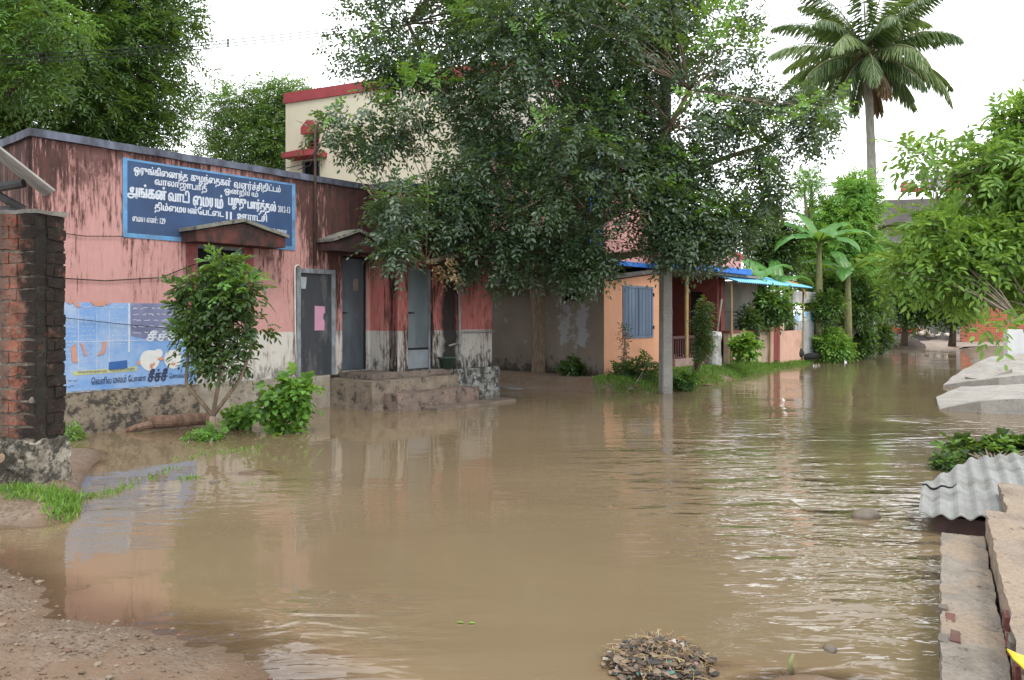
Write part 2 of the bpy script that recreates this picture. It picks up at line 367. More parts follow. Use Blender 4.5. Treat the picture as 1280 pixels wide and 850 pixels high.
# ================================================================== ground
def smooth(e0, e1, x): t = np.clip((x - e0) / (e1 - e0), 0, 1); return t * t * (3 - 2 * t)
def hash_noise(x, y, s, seed=0):
    """value noise"""
    x = x / s + seed * 17.3; y = y / s + seed * 9.1; xi = np.floor(x); yi = np.floor(y); fx = x - xi; fy = y - yi
    h = lambda a, b: np.modf(np.abs(np.sin(a * 127.1 + b * 311.7) * 43758.5453))[0]
    u = fx * fx * (3 - 2 * fx); v = fy * fy * (3 - 2 * fy)
    return (h(xi, yi) * (1 - u) + h(xi + 1, yi) * u) * (1 - v) + (h(xi, yi + 1) * (1 - u) + h(xi + 1, yi + 1) * u) * v
def fbm(x, y, s, seed=0): return sum((hash_noise(x, y, s / 2 ** i, seed + i) - .5) / 2 ** i for i in range(4))
def segside(x, y, a, b):
    """signed distance to the line a-b, positive to its left"""
    dx, dy = b[0] - a[0], b[1] - a[1]; L = math.hypot(dx, dy); return (dx * (y - a[1]) - dy * (x - a[0])) / L
def height(x, y):
    x = np.asarray(x, float); y = np.asarray(y, float); w = fbm(x, y, 1.3, 3) * .5 + fbm(x, y, 5, 8) * .7
    h = np.full_like(x, -.22) + .05 * fbm(x, y, 2.5, 1)
    # bank in the left foreground, gravel bar along the bottom
    s = segside(x, y, (-.9, 3.55), (-3.5, 5.2)); h = np.maximum(h, -.22 + .27 * smooth(-1.6, .5, s + w * .9 - .3) + .06 * smooth(.6, 1.5, s))
    bar = np.exp(-((y - 3.1 - .1 * x) / .5) ** 2) * smooth(-.6, -1.6, x - .1); h = np.maximum(h, -.2 + .28 * bar + .1 * w * bar)
    bar2 = np.exp(-((y - 3.66 + w * .5) / .34) ** 2 - ((x - 1.45) / .6) ** 2); h = np.maximum(h, -.2 + .262 * bar2)
    tr = np.exp(-((x - .73) / .3) ** 2 - ((y - 3.86) / .2) ** 2); h = np.maximum(h, -.2 + .26 * tr)
    # bank by the brick column
    q = segside(x, y, (-3.95, 6.75), (-5.1, 9.6)); h = np.maximum(h, -.22 + .32 * smooth(-.35, .35, q + w * .3) * smooth(6.0, 6.9, y + w * .4 + (x + 4) * .1) * smooth(11.2, 9.5, y))
    # small islands near the sapling
    h = np.maximum(h, -.2 + .225 * np.exp(-((x + 2.9) / .5) ** 2 - ((y - 8.6) / .3) ** 2))
    # behind the left-hand row of houses
    n = segside(x, y, (W0.x, W0.y), (W0.x + d_.x, W0.y + d_.y)); t = (x - W0.x) * d_.x + (y - W0.y) * d_.y
    h = np.maximum(h, -.22 + .42 * smooth(-.4, .5, n + w * .2))
    edge = np.interp(t, [9.6, 10.4, 11.1, 13, 17.5, 22, 28, 43, 60], [-.3, 2.2, 3.7, 3.7, 3.35, 2.9, 2.3, .9, .6])
    h = np.maximum(h, -.22 + .5 * smooth(-.35, 1.1, n + edge + w * .4) * smooth(9.6, 10.8, t))
    # right-hand side of the street
    rr = -segside(x, y, (0, 0), (.488, .873)); h = np.maximum(h, -.22 + .3 * smooth(.05, 1.2, rr + w * .25 - .1 - 1.1 * smooth(9.5, 12.5, y) * smooth(15.5, 12.5, y)))
    h = np.maximum(h, -.22 + .75 * smooth(40, 56, y + w * 2))
    return h
gy = np.concatenate([np.linspace(-8, 2.2, 14), np.linspace(2.4, 12, 150), np.linspace(12.2, 30, 90), np.geomspace(30.6, 420, 46)])
gx = np.concatenate([-np.geomspace(330, 9.2, 26), np.linspace(-9, 9, 190), np.linspace(9.3, 32, 60), np.geomspace(34, 330, 22)])
XX, YY = np.meshgrid(gx, gy); ZZ = height(XX, YY)
ZZ += np.where(YY < 14, .012 * (rng.random(XX.shape) - .5) * (ZZ > -.05), 0)
def grid_obj(name, XX, YY, ZZ, mat):
    ny, nx = XX.shape; me = bpy.data.meshes.new(name); V = np.stack([XX, YY, ZZ], 2).reshape(-1, 3)
    i = np.arange(ny - 1)[:, None] * nx + np.arange(nx - 1)[None]; fc = np.stack([i, i + 1, i + nx + 1, i + nx], 2).reshape(-1)
    me.vertices.add(len(V)); me.vertices.foreach_set('co', V.astype(np.float32).ravel()); me.loops.add(len(fc)); me.loops.foreach_set('vertex_index', fc.astype(np.int32))
    me.polygons.add(len(fc) // 4); me.polygons.foreach_set('loop_start', (np.arange(len(fc) // 4) * 4).astype(np.int32)); me.materials.append(mat); me.update(calc_edges=True); me.validate()
    me.polygons.foreach_set('use_smooth', [True] * len(me.polygons)); o = bpy.data.objects.new(name, me); COL.objects.link(o); o['kind'] = 'structure'; return o
s = NT('mud'); v = s.coord(); z = s.sep(v)[2]
c = s.mix(s.ramp(s.noise(1.1, v, 6, .65), .35, .65), (.105, .062, .034), (.15, .095, .056))
vor = s.n('ShaderNodeTexVoronoi'); vor.inputs['Scale'].default_value = 34; s.l(v, vor.inputs['Vector'])
peb = s.ramp(vor.outputs['Distance'], .1, .42, 1, 0); rc = s.n('ShaderNodeSeparateColor'); s.l(vor.outputs['Color'], rc.inputs[0])
grav = s.math('MULTIPLY', s.ramp(s.noise(1.6, s.coord(loc=(3, 3, 0)), 5, .7), .4, .58), s.ramp(z, -.02, .03))
c = s.mix(s.math('MULTIPLY', grav, .5), c, s.mix(rc.outputs[0], (.09, .065, .047), (.235, .195, .15)))
c = s.mix(s.ramp(s.noise(30, v, 5, .7), .56, .75, 0, .6), c, (.065, .046, .03))
c = s.mix(s.ramp(z, .0, .05, .35, 0), c, (.07, .042, .024))
nm = s.bump(s.math('ADD', s.math('MULTIPLY', s.math('MULTIPLY', peb, grav), 1.5), s.noise(28, v, 6, .7)), .7, .02)
s.pbsdf(c, s.ramp(z, .0, .12, .28, .85), .35, nm); M_mud = s.m
grid_obj('ground', XX, YY, ZZ, M_mud)
# ------------------------------------------------------------------ flood water
wx = np.linspace(-30, 60, 260); wy = np.concatenate([np.linspace(-7, 14, 150), np.linspace(14.2, 52, 110)])
WX, WY = np.meshgrid(wx, wy)
s = NT('flood_water'); v = s.coord()
at = s.n('ShaderNodeAttribute'); at.attribute_name = 'depth'; rp = s.n('ShaderNodeAttribute'); rp.attribute_name = 'ripple'
n1 = s.noise(1.0, s.coord((.9, 2.4, 1)), 2, .45, .6); n2 = s.noise(1.0, s.coord((2.1, 5.6, 1), loc=(4, 1, 0)), 2, .5, .8); n3 = s.noise(1.0, s.coord((6, 17, 1), loc=(1, 8, 0)), 2, .5, .4)
hgt = s.math('ADD', s.math('MULTIPLY', n1, 1.5), s.math('ADD', s.math('MULTIPLY', n2, .8), s.math('MULTIPLY', n3, .12)))
hgt = s.math('MULTIPLY', hgt, rp.outputs['Fac'])
nm = s.bump(hgt, 1.0, .05)
mudc = s.mix(s.ramp(s.noise(.35, s.coord((1, 1.6, 1)), 5, .6, .5), .35, .65), (.134, .098, .058), (.152, .113, .068))
mudc = s.mix(s.ramp(at.outputs['Fac'], .0, .12, .65, 0), mudc, (.165, .097, .055))
df = s.n('ShaderNodeBsdfDiffuse'); s.l(mudc, df.inputs[0]); tr = s.n('ShaderNodeBsdfTransparent')
ms = s.n('ShaderNodeMixShader'); s.l(s.ramp(at.outputs['Fac'], .0, .07, .25, 1), ms.inputs[0]); s.l(tr.outputs[0], ms.inputs[1]); s.l(df.outputs[0], ms.inputs[2])
gl = s.n('ShaderNodeBsdfGlossy'); gl.inputs['Roughness'].default_value = .012; s.l(nm, gl.inputs['Normal']); gl.inputs['Color'].default_value = (1, 1, 1, 1)
fr = s.n('ShaderNodeFresnel'); fr.inputs[0].default_value = 1.42; s.l(nm, fr.inputs['Normal'])
m2 = s.n('ShaderNodeMixShader'); s.l(fr.outputs[0], m2.inputs[0]); s.l(ms.outputs[0], m2.inputs[1]); s.l(gl.outputs[0], m2.inputs[2]); s.l(m2.outputs[0], s.out.inputs[0])
wat = grid_obj('water', WX, WY, np.zeros_like(WX), s.m)
dep = -height(WX, WY); a = wat.data.attributes.new('depth', 'FLOAT', 'POINT'); a.data.foreach_set('value', dep.astype(np.float32).ravel())
def gauss(cx, cy, sx, sy): return np.exp(-((WX - cx) / sx) ** 2 - ((WY - cy) / sy) ** 2)
rip = .035 + 1.9 * gauss(2.75, 6.4, 1.05, 1.9) + 1.5 * gauss(2.4, 8.8, 1.2, 1.8) + 1.7 * gauss(-1.15, 4.15, .55, .55) + .4 * gauss(-2.9, 7.4, 1.3, 1.0) + .5 * gauss(1.7, 4.7, .8, .6) + .3 * gauss(5, 12.5, 3, 2.5) + .1 * smooth(9, 16, WY)
rip *= np.clip(.75 + 1.3 * fbm(WX, WY, 1.6, 41), .15, 1.6)
a = wat.data.attributes.new('ripple', 'FLOAT', 'POINT'); a.data.foreach_set('value', rip.astype(np.float32).ravel())
# ================================================================== materials
PINK = (.53, .285, .262); WHITE = (.56, .54, .49)
M_pink = wall_mat('pink_plaster', PINK, WHITE)
M_pinkd = wall_mat('pink_plaster_stained', (.4, .13, .115), (.45, .44, .4), streak=1.15, low_mold=1.5, leak=(6.98, 7.42))
M_plinth = conc('plinth_cement', (.4, .36, .29), (.26, .23, .18), .75)
M_coping = simple('coping_paint', (.22, .25, .34), (.1, .11, .15), 5, .8, bump=.4, dirt=MOLD, dirt_amt=1.35, stretch=(1, 1, .5))
M_conc = conc('weathered_concrete', (.34, .32, .29), (.22, .2, .18), .5)
M_step = conc('step_concrete', (.25, .2, .165), (.15, .12, .1), .9)
M_sand = conc('sandy_concrete', (.32, .28, .235), (.2, .17, .14), .6, sand=.75)
M_bluedoor = simple('blue_grey_door_paint', (.1, .125, .15), (.06, .075, .09), 3, .6, .4, .15, 30, (1, 1, .3), (.03, .03, .03), .7)
M_blackdoor = simple('dark_door_panel', (.045, .05, .058), (.03, .033, .04), 4, .6, .35, .2, 30, (1, 1, .3), (.11, .11, .11), .2)
M_frame = simple('flaking_frame_paint', (.3, .34, .37), (.19, .22, .24), 9, .7, .3, .3, 40, (1, 1, .4), (.05, .05, .05), .7)
M_pipe = simple('grey_pipe', (.3, .3, .29), (.2, .2, .19), 8, .5, .4, .1)
M_white = simple('white_pipe', (.62, .61, .58), (.45, .44, .4), 5, .5, .4, .1)
M_dark = simple('dark_interior', (.02, .02, .02), (.012, .012, .012), 3, .9, bump=0)
M_signblue = simple('sign_blue_paint', (.03, .07, .175), (.042, .09, .2), 2.2, .65, .35, .2, 40, (1, 1, .6), (.022, .036, .07), 1.0)
M_signedge = simple('sign_edge_paint', (.13, .34, .6), (.1, .27, .5), 5, .65, .35, .2, dirt=(.06, .09, .13), dirt_amt=.7)
M_letter = simple('white_lettering', (.66, .7, .76), (.48, .53, .62), 12, .7, bump=0)
M_panelblue = simple('mural_blue', (.15, .3, .6), (.2, .36, .64), 2.5, .75, bump=.2, dirt=(.34, .4, .5), dirt_amt=.75)
M_panelgrey = simple('mural_grey', (.15, .16, .27), (.2, .21, .33), 3, .75, bump=.2, dirt=(.3, .31, .42), dirt_amt=.7)
M_ink = simple('navy_lettering', (.03, .04, .09), (.05, .06, .12), 9, .7, bump=0)
M_yellow = simple('pale_yellow_paint', (.5, .52, .25), (.42, .45, .25), 8, .75, bump=0)
M_cobalt = simple('cobalt_paint', (.03, .1, .32), (.04, .13, .36), 8, .75, bump=0)
M_peel = simple('bare_pink_patch', (.58, .3, .22), (.5, .25, .18), 6, .85, bump=.2)
M_pinkpaper = simple('pink_paper', (.55, .28, .4), (.5, .25, .36), 8, .8, bump=0)
M_paper = simple('faded_paper', (.35, .4, .42), (.28, .32, .34), 8, .8, bump=0)
M_red = simple('brick_red_paint', (.42, .075, .085), (.34, .06, .07), 3, .7)
M_cream = simple('cream_paint', (.78, .72, .56), (.73, .67, .52), 1.2, .8, bump=.1, dirt=(.6, .55, .43), dirt_amt=.2)
M_brickred = None
# ================================================================== pink childcare building
B = thing('pink_building', 'long single-storey pink building stained black, with a blue Tamil sign and grey doors', 'building', W0, RZ)
TW = .25; TJ = 5.75; TE = 8.56; BN = .84; ZP = .62; ZT = 4.325
m = MB(); win = (2.05, 2.92, 1.72, 2.96); d1 = (3.99, 4.87, ZP, 2.66); d2 = (5.05, 5.70, .68, 2.96); d3 = (6.03, 6.72, .68, 2.75)
m.wall(-.41, TJ, ZP, ZT, 0, TW, (win, d1, d2))
m.build('wall', M_pink, B)
m = MB(); m.wall(TJ, TE, ZP, ZT, -BN, TW, (d3,))
m.quad((TJ, 0, ZP), (TJ, -BN, ZP), (TJ, -BN, ZT), (TJ, 0, ZT)); m.quad((TJ + TW, -BN + TW, ZP), (TJ + TW, TW, ZP), (TJ + TW, TW, ZT), (TJ + TW, -BN + TW, ZT))
m.quad((TE, -BN, ZP), (TE, 4.9, ZP), (TE, 4.9, ZT), (TE, -BN, ZT)); m.quad((TE - TW, 4.9, ZP), (TE - TW, -BN + TW, ZP), (TE - TW, -BN + TW, ZT), (TE - TW, 4.9, ZT))
m.build('wall', M_pinkd, B)
m = MB(); m.quad((-.41, 4.9, ZP), (-.41, 0, ZP), (-.41, 0, ZT), (-.41, 4.9, ZT)); m.quad((-.41 + TW, TW, ZP), (-.41 + TW, 4.9, ZP), (-.41 + TW, 4.9, ZT), (-.41 + TW, TW, ZT))
m.quad((TE, 4.9, ZP), (-.41, 4.9, ZP), (-.41, 4.9, ZT), (TE, 4.9, ZT))
m.build('wall', wall_mat('mouldy_side_plaster', (.3, .17, .14), (.35, .33, .3), streak=1.3), B)
MB().box(-.16, TE - .25, TW + .002, 4.88, 3.98, 4.12).build('roof', M_conc, B)
m = MB(); m.box(-.47, 2.06, -.07, .02, -.4, ZP - .01); m.build('plinth', conc('mouldy_plinth', (.34, .28, .21), (.2, .16, .12), 1.25), B, rough=(.008, 4, .14))
m = MB(); m.box(2.062, 4.74, -.035, .02, -.4, ZP); m.box(-.45, -.40, .02, 4.9, -.4, ZP); m.build('plinth', M_plinth, B, rough=(.006, 4, .14))
m = MB(); m.box(7.2, TE + .1, -BN - .14, -BN + .02, -.4, .64); m.box(TE, TE + .1, -BN + .02, 4.9, -.4, .64); m.build('plinth', conc('block_plinth', (.45, .45, .42), (.2, .2, .18), 1.5), B, rough=(.008, 4, .14))
m = MB(); m.box(-.47, TJ - .06, -.06, .3, ZT, 4.44); m.box(TJ - .06, TE + .06, -BN - .06, -BN + .3, ZT, 4.44); m.box(TJ - .06, TJ + .3, -BN + .3, -.06, ZT, 4.44)
m.box(-.47, -.1, .3, 4.95, ZT, 4.44); m.box(TE - .3, TE + .06, -BN + .3, 4.95, ZT, 4.44); m.build('parapet', M_coping, B, rough=(.006, 4, .2))
# sunshades: a slab with a pediment face
def canopy(x0, x1, zb, ze, za, mat, deep=.5, xa=None):
    xa = xa or (x0 + x1) / 2; m = MB(); m.prism([(x0, -deep, zb), (x1, -deep, zb), (x1, -deep, ze), (xa, -deep, za), (x0, -deep, ze)], (0, deep, 0), 0)
    o = m.build('canopy', mat, B, rough=(.005, 3, .15))
    m = MB()
    for a, b in (((x0 - .05, ze), (xa, za + .02)), ((xa, za + .02), (x1 + .05, ze))):
        m.prism([(a[0], -deep - .05, a[1] + .003), (b[0], -deep - .05, b[1] + .003), (b[0], -deep - .05, b[1] + .06), (a[0], -deep - .05, a[1] + .06)], (0, deep + .048, 0))
    m.build('coping', M_can_top, o, rough=(.004, 3, .12)); return o
M_can_top = conc('canopy_coping', (.26, .26, .22), (.15, .15, .125), 1.0)
M_can = simple('canopy_stained', (.025, .02, .018), (.17, .05, .04), 7, .85, stretch=(1, 1, .4), dirt=MOLD, dirt_amt=1.2)
canopy(1.78, 3.42, 2.97, 3.14, 3.33, M_can)
canopy(4.47, 5.69, 3.0, 3.16, 3.37, simple('canopy_black', (.03, .022, .02), (.09, .04, .035), 4, .85, stretch=(1, 1, .5), dirt=MOLD, dirt_amt=.9), .5, 5.05)
M_sur = simple('surround_red', (.4, .12, .12), (.3, .085, .085), 5, .8, dirt=MOLD, dirt_amt=.7)
for a_, b_2 in ((1.86, 2.05), (2.92, 3.1)): MB().box(a_, b_2, -.018, .02, 1.6, 2.965).build('window_surround', M_sur, B)
# window, three doors
w = MB(); w.box(win[0], win[1], .06, .11, win[2], win[2] + .05); w.box(win[0], win[1], .06, .11, win[3] - .05, win[3])
for x in (win[0], win[1] - .05, (win[0] + win[1]) / 2 - .025): w.box(x, x + .05, .06, .11, win[2] + .05, win[3] - .05)
w = w.build('window', M_frame, B)
m = MB()
for a, b in ((win[0] + .052, 2.458), (2.512, win[1] - .052)): m.box(a, b, .07, .1, win[2] + .052, 2.5)
m.build('shutter', simple('grey_shutter', (.2, .24, .25), (.14, .17, .18), 4, .7), w); MB().box(win[0], win[1], .2, .22, win[2], win[3]).build('dark_backing', M_dark, w)  # near-black board stands in for the shade of the room behind
def door(name, h, y, mat, fr=.06, frame_mat=None, split=None):
    x0, x1, z0, z1 = h; m = MB(); m.box(x0 + fr, x1 - fr, y, y + .04, z0 + .01, z1 - fr)
    o = m.build('door', mat, B)
    f = MB(); f.box(x0, x0 + fr, y - .03, y + .07, z0, z1); f.box(x1 - fr, x1, y - .03, y + .07, z0, z1); f.box(x0 + fr, x1 - fr, y - .03, y + .07, z1 - fr, z1)
    f.build('frame', frame_mat or M_frame, o, bevel=.004); return o
o1 = door('door', d1, .0, M_blackdoor, .085); o1['label'] = 'dark panelled door with pink paper stuck to it'
m = MB()
for i in range(14): m.box(d1[0] + .1, d1[1] - .1, -.006, 0, .75 + i * .055, .775 + i * .055)
m.build('louvre', M_blackdoor, o1)
m = MB(); pts = [(4.4, 1.47), (4.62, 1.47), (4.63, 1.66), (4.59, 1.72), (4.6, 1.8), (4.64, 1.83), (4.63, 1.95), (4.4, 1.96)]
m.prism([(x, -.004, z) for x, z in pts], (0, .003, 0)); m.build('poster', M_pinkpaper, o1)
MB().prism([(4.1, -.004, 2.28), (4.2, -.004, 2.28), (4.22, -.004, 2.5), (4.09, -.004, 2.5)], (0, .003, 0)).build('notice', M_paper, o1)
o2 = door('door', (d2[0], d2[1], .68, 2.96), .1, M_bluedoor, .04, M_dark); MB().box(5.4, 5.52, .095, .099, 2.28, 2.52).build('notice', simple('brown_notice', (.2, .15, .12), (.25, .22, .2), 8), o2)
m = MB(); m.tube([(5.13, .08, 1.83), (5.13, .02, 1.83), (5.19, .02, 1.83)], .012); m.build('handle', M_dark, o2)
o3 = door('door', d3, -BN + .1, simple('pale_blue_door', (.15, .185, .2), (.1, .125, .14), 3, .6, .4, .15, 30, (1, 1, .25), (.03, .03, .03), .6), .05, M_frame)
m = MB(); m.box(6.08, 6.67, -BN + .085, -BN + .099, 1.08, 1.12); m.build('door_rail', M_dark, o3); MB().box(6.085, 6.665, -BN + .09, -BN + .098, .7, 1.07).build('kick_plate', simple('steel_kick_plate', (.24, .27, .29), (.18, .2, .22), 4, .5), o3)
m = MB(); m.tube([(6.13, -BN + .1, 1.83), (6.13, -BN + .05, 1.83), (6.24, -BN + .05, 1.83)], .014); m.build('handle', M_dark, o3)
# blue sign
sx0, sx1, sz0, sz1 = .84, 3.96, 2.99, 4.225
sb = MB().box(sx0, sx1, -.012, .0, sz0, sz1).build('sign_board', M_signblue, B)
m = MB(); e = .07
m.box(sx0, sx1, -.016, -.0125, sz1 - e * .5, sz1); m.box(sx0, sx1, -.016, -.0125, sz0, sz0 + e); m.box(sx0, sx0 + e, -.016, -.0125, sz0 + e, sz1 - e * .5); m.box(sx1 - e, sx1, -.016, -.0125, sz0 + e, sz1 - e * .5); m.build('border', M_signedge, sb)
m = MB(); SH = sz1 - sz0
def line(body, pxa, pxb, vc, h, bold=.02):
    h *= 1.17; bold = .02 + bold * .5
    put_text(m, body, tpx(pxa), tpx(pxb), sz1 - SH * (vc + h / 2), sz1 - SH * (vc - h / 2), -.0145, bold)
# signs of the vowels stand in the order they are painted (left to right)
line('ஒருங்கிைணந்த', 167, 234, .135, .125); line('குழந்ைதகள்', 238, 288, .135, .13); line('வளர்ச்சி', 292, 327, .135, .125); line('திட்டம்', 328, 350, .125, .12)
line('வாலாஜாபாத்', 193, 258, .255, .115); line('ஒன்றியம்', 280, 322, .245, .105)
line('அங்கன்', 159, 207, .405, .17, .04); line('வாடி', 210, 236, .395, .14, .04); line('ைமயம்', 241, 278, .405, .16, .04); line('பழுது', 285, 307, .41, .14, .04); line('பார்த்தல்', 309, 344, .405, .17, .04); line('2012-13', 347, 362, .405, .08, .015)
line('திம்ைமயன்ேபட்ைட', 193, 279, .58, .12, .025); line('II', 282, 289, .585, .09, .03); line('ஊராட்சி', 296, 333, .575, .12, .025)
line('ைமய எண்: 129', 165, 206, .745, .075, .01); line('மதி.ரூ-75000/', 327, 358, .74, .07, .0)
m.build('lettering', M_letter, sb)
# lower wall painting
px0, px1, pz0, pz1 = -.2, 2.04, .64, 1.965; mid = tpx(161)
wp = MB().box(px0, px1, -.006, 0, pz0, pz1).build('wall_painting', M_panelblue, B)
m = MB(); m.prism([(mid + .03, -.009, 1.45), (mid + .45, -.009, 1.36), (px1, -.009, 1.42), (px1, -.009, pz1), (mid + .03, -.009, pz1)], (0, .0025, 0)); m.build('grey_field', M_panelgrey, wp)
m = MB()
for k in range(15):
    z = 1.86 - k * .066; scribble(m, px0 + .02, px0 + .36, z, .022, -.0085, .0028)
    if k > 1 and k < 13: scribble(m, px0 + .44, px0 + .62 + .1 * (k % 3 == 0), z + .01, .02, -.0085, .0026)
    if 1 < k < 9: scribble(m, mid - .26, mid - .06, z, .02, -.0085, .0026)
scribble(m, px0 + .15, mid - .1, 1.9, .03, -.0085, .004)
for k in range(5): scribble(m, mid + .06, px1 - .1, 1.885 - k * .095, .036, -.0105, .0045)
m.box(mid - .012, mid + .012, -.0095, -.0062, 1.2, pz1 - .002); 
for x in (px0 + .4, px0 + .66, mid - .3): m.box(x, x + .006, -.008, -.0062, .95, 1.85)
m.box(px0, px1, -.0085, -.0062, 1.375, 1.383)
put_text(m, 'சீச்சீ', tpx(183), tpx(222), 1.36, 1.53, -.0115, .05)
m.build('white_lettering', M_letter, wp)
m = MB()
for cx, cz, r in ((tpx(187), 1.06, .165), (tpx(197.5), 1.16, .075), (tpx(216), 1.06, .155)):
    m.prism([(cx + r * math.cos(a) * .95, -.0105 - .001 * (r < .1), cz + r * math.sin(a) * (1.0 + .04 * math.sin(3 * a))) for a in np.linspace(0, 2 * math.pi, 22)[:-1]], (0, .003, 0))
m.build('white_discs', simple('mural_white', (.7, .7, .68), (.6, .6, .58), 7, .8, bump=0), wp)
m = MB()
for px, z, w_, h_ in ((189, .96, .04, .05), (201, 1.07, .07, .035), (173, 1.02, .035, .05), (216, .98, .06, .03), (192, .99, .02, .04)):
    x = tpx(px); m.prism([(x + w_ * math.cos(a) * random.uniform(.6, 1), -.0135, z + h_ * math.sin(a) * random.uniform(.6, 1)) for a in np.linspace(0, 6.28, 9)[:-1]], (0, .0015, 0))
for pts in ([(88, 1.28), (92, 1.34), (94, 1.36), (95, 1.2), (97, 1.08), (90, 1.07)], [(99, 1.36), (104, 1.34), (107, 1.22), (109, 1.16), (105, 1.18), (102, 1.3)], [(128, 1.37), (133, 1.37), (132, 1.27), (129, 1.18), (120, 1.16), (127, 1.24)], [(88, 1.99), (96, 1.97), (101, 1.9), (96, 1.89)], [(112, 1.99), (132, 1.97), (131, 1.92), (118, 1.91)], [(82, 1.975), (90, 1.975), (88, 1.93)], [(138, 1.97), (134, 1.93), (128, 1.975)]):
    m.prism([(tpx(p), -.0155, z) for p, z in pts][::-1], (0, .0025, 0))
m.build('peeled_patches', M_peel, wp)
m = MB(); m.prism([(tpx(91), -.0095, .94), (tpx(91.5), -.0095, .875), (tpx(171), -.0095, .9), (tpx(172), -.0095, .97)], (0, .003, 0)); m.build('yellow_band', M_yellow, wp)
m = MB(); m.prism([(tpx(135.5), -.0125, .935), (tpx(159), -.0125, .945), (tpx(158.5), -.0125, 1.075), (tpx(136), -.0125, 1.055)], (0, .003, 0)); m.build('blue_patch', M_cobalt, wp)
m = MB(); put_text(m, 'ெவளில', tpx(114), tpx(139), .725, .835, -.0095, .015); put_text(m, 'மலம்', tpx(141), tpx(157.5), .73, .845, -.0095, .015); put_text(m, 'ேபானா', tpx(160), tpx(182), .735, .835, -.0095, .015); put_text(m, 'சீச்சீ', tpx(185), tpx(209), .715, .915, -.0095, .05); put_text(m, 'ெசால்லுமா!', tpx(211), tpx(241), .745, .83, -.0095, .01)
put_text(m, 'ெசால்றைத', tpx(97), tpx(133), .895, .945, -.0135, .0); put_text(m, 'மறந்துடாதீர்', tpx(137), tpx(168), .905, .955, -.0165, .0)
scribble(m, px0 + .02, tpx(93), .8, .03, -.0085, .004); scribble(m, px0 + .02, tpx(93), .72, .03, -.0085, .004)
m.build('dark_lettering', M_ink, wp)
# peeled plaster patch, pipes, cables fixed to the wall
m = MB(); m.tube([(3.98, -.03, .66), (3.95, -.03, 1.5), (3.94, -.03, 2.62), (3.955, -.03, 2.69), (4.0, -.03, 2.72), (4.05, -.03, 2.69)], .016); m.build('conduit', M_white, B, smooth=True)
t0 = 4.36
m = MB(); m.tube([(t0, -.08, 2.72), (t0, -.08, 5.2), (t0 + .02, -.08, 5.38), (t0 + .09, -.09, 5.46), (t0 + .16, -.12, 5.43), (t0 + .2, -.14, 5.36)], .026); m.build('service_mast', simple('rusted_mast', (.06, .045, .04), (.1, .06, .045), 9), B, smooth=True)
m = MB()
for k, (a, zb) in enumerate(((-.35, 4.5), (-.7, 4.46))): m.tube([(t0 + .2, -.14, 5.36), (t0 + .02, -.16, 4.95), (t0 + a * .4, -.1, 4.6), (t0 + a, -.02, zb)], .008, 5)
m.build('cable', M_dark, B)
m = MB(); m.tube([(-.35, -.03, zpx(75, 290)), (.3, -.03, 2.96), (tpx(153), -.03, zpx(153, 297) + .02)], .006, 5); m.tube([(-.3, -.03, zpx(75, 347)), (tpx(130), -.03, zpx(130, 351)), (tpx(200), -.03, zpx(200, 347)), (tpx(243), -.03, zpx(243, 330))], .008, 5)
m.tube([(-.3, -.04, zpx(75, 394)), (tpx(150), -.05, zpx(150, 405)), (tpx(240), -.05, zpx(240, 413))], .005, 5); m.build('cable', M_dark, B)
xp = tpx(572, BN)
m = MB(); m.tube([(xp, -BN - .06, 2.9), (xp, -BN - .06, .98), (xp + .08, -BN - .1, .9), (xp + .08, -BN - .2, .32)], .03); m.tube([(xp, -BN - .06, 1.42), (TE + .02, -BN - .06, 1.42)], .018); m.tube([(xp - .02, -BN - .06, 1.2), (xp - .32, -BN - .06, 1.14)], .022); m.tube([(xp, -BN - .06, 1.27), (xp, -BN - .06, 1.12)], .042); m.build('drain_pipe', M_pipe, B, smooth=True)
# landing and steps
m = MB(); m.box(4.98, 7.15, -1.0, -.0, .56, .665); m.build('landing', M_step, B, rough=(.012, 4, .12))
m = MB(); m.box(4.75, 7.0, -1.28, -.04, -.3, .555); m.build('step', conc('upper_step', (.29, .235, .175), (.17, .135, .105), .95), B, rough=(.012, 4, .12))
m = MB(); m.box(5.02, 7.2, -1.68, -1.285, -.3, .32); m.build('step', conc('lower_step', (.25, .175, .14), (.15, .12, .1), 1.0), B, rough=(.014, 4, .12))
m = MB(); m.box(5.6, 7.9, -2.1, -1.69, -.3, .045); m.build('step', conc('wet_slab', (.2, .16, .13), (.13, .1, .08), .6), B, rough=(.012, 4, .12))
b_ = LW(W0, 7.0, BN + .12); t = thing('flower_pot', 'dark green pot standing on the landing beside the drain pipe', 'pot', (b_.x, b_.y, .665))
MB().lathe([(0, 0), (.12, 0), (.17, .22), (.185, .22), (.185, .25), (.155, .25), (.14, .18), (0, .18)]).build('pot', simple('green_plastic', (.05, .085, .06), (.035, .06, .045), 5, .5), t, smooth=True)
g = G(607, 489, .06); t = thing('plastic_bag', 'crumpled blue and white plastic bag at the foot of the mouldy pink corner', 'bag', g)
MB().rock((0, 0, .04), .16, (1.3, .8, .45), sub=2, rough=.25).build('bag', rand_mat('blue_white_plastic', [(.05, .08, .35), (.5, .52, .6), (.08, .1, .3)], .4), t)
g = G(640, 487, .03); t = thing('water_hose', 'pale hose lying half in the water near the tree trunk', 'hose', g)
MB().tube([(-.4, .3, .1), (-.25, .1, .05), (0, 0, .02), (.25, -.02, .02)], .022).build('hose', M_pipe, t, smooth=True)
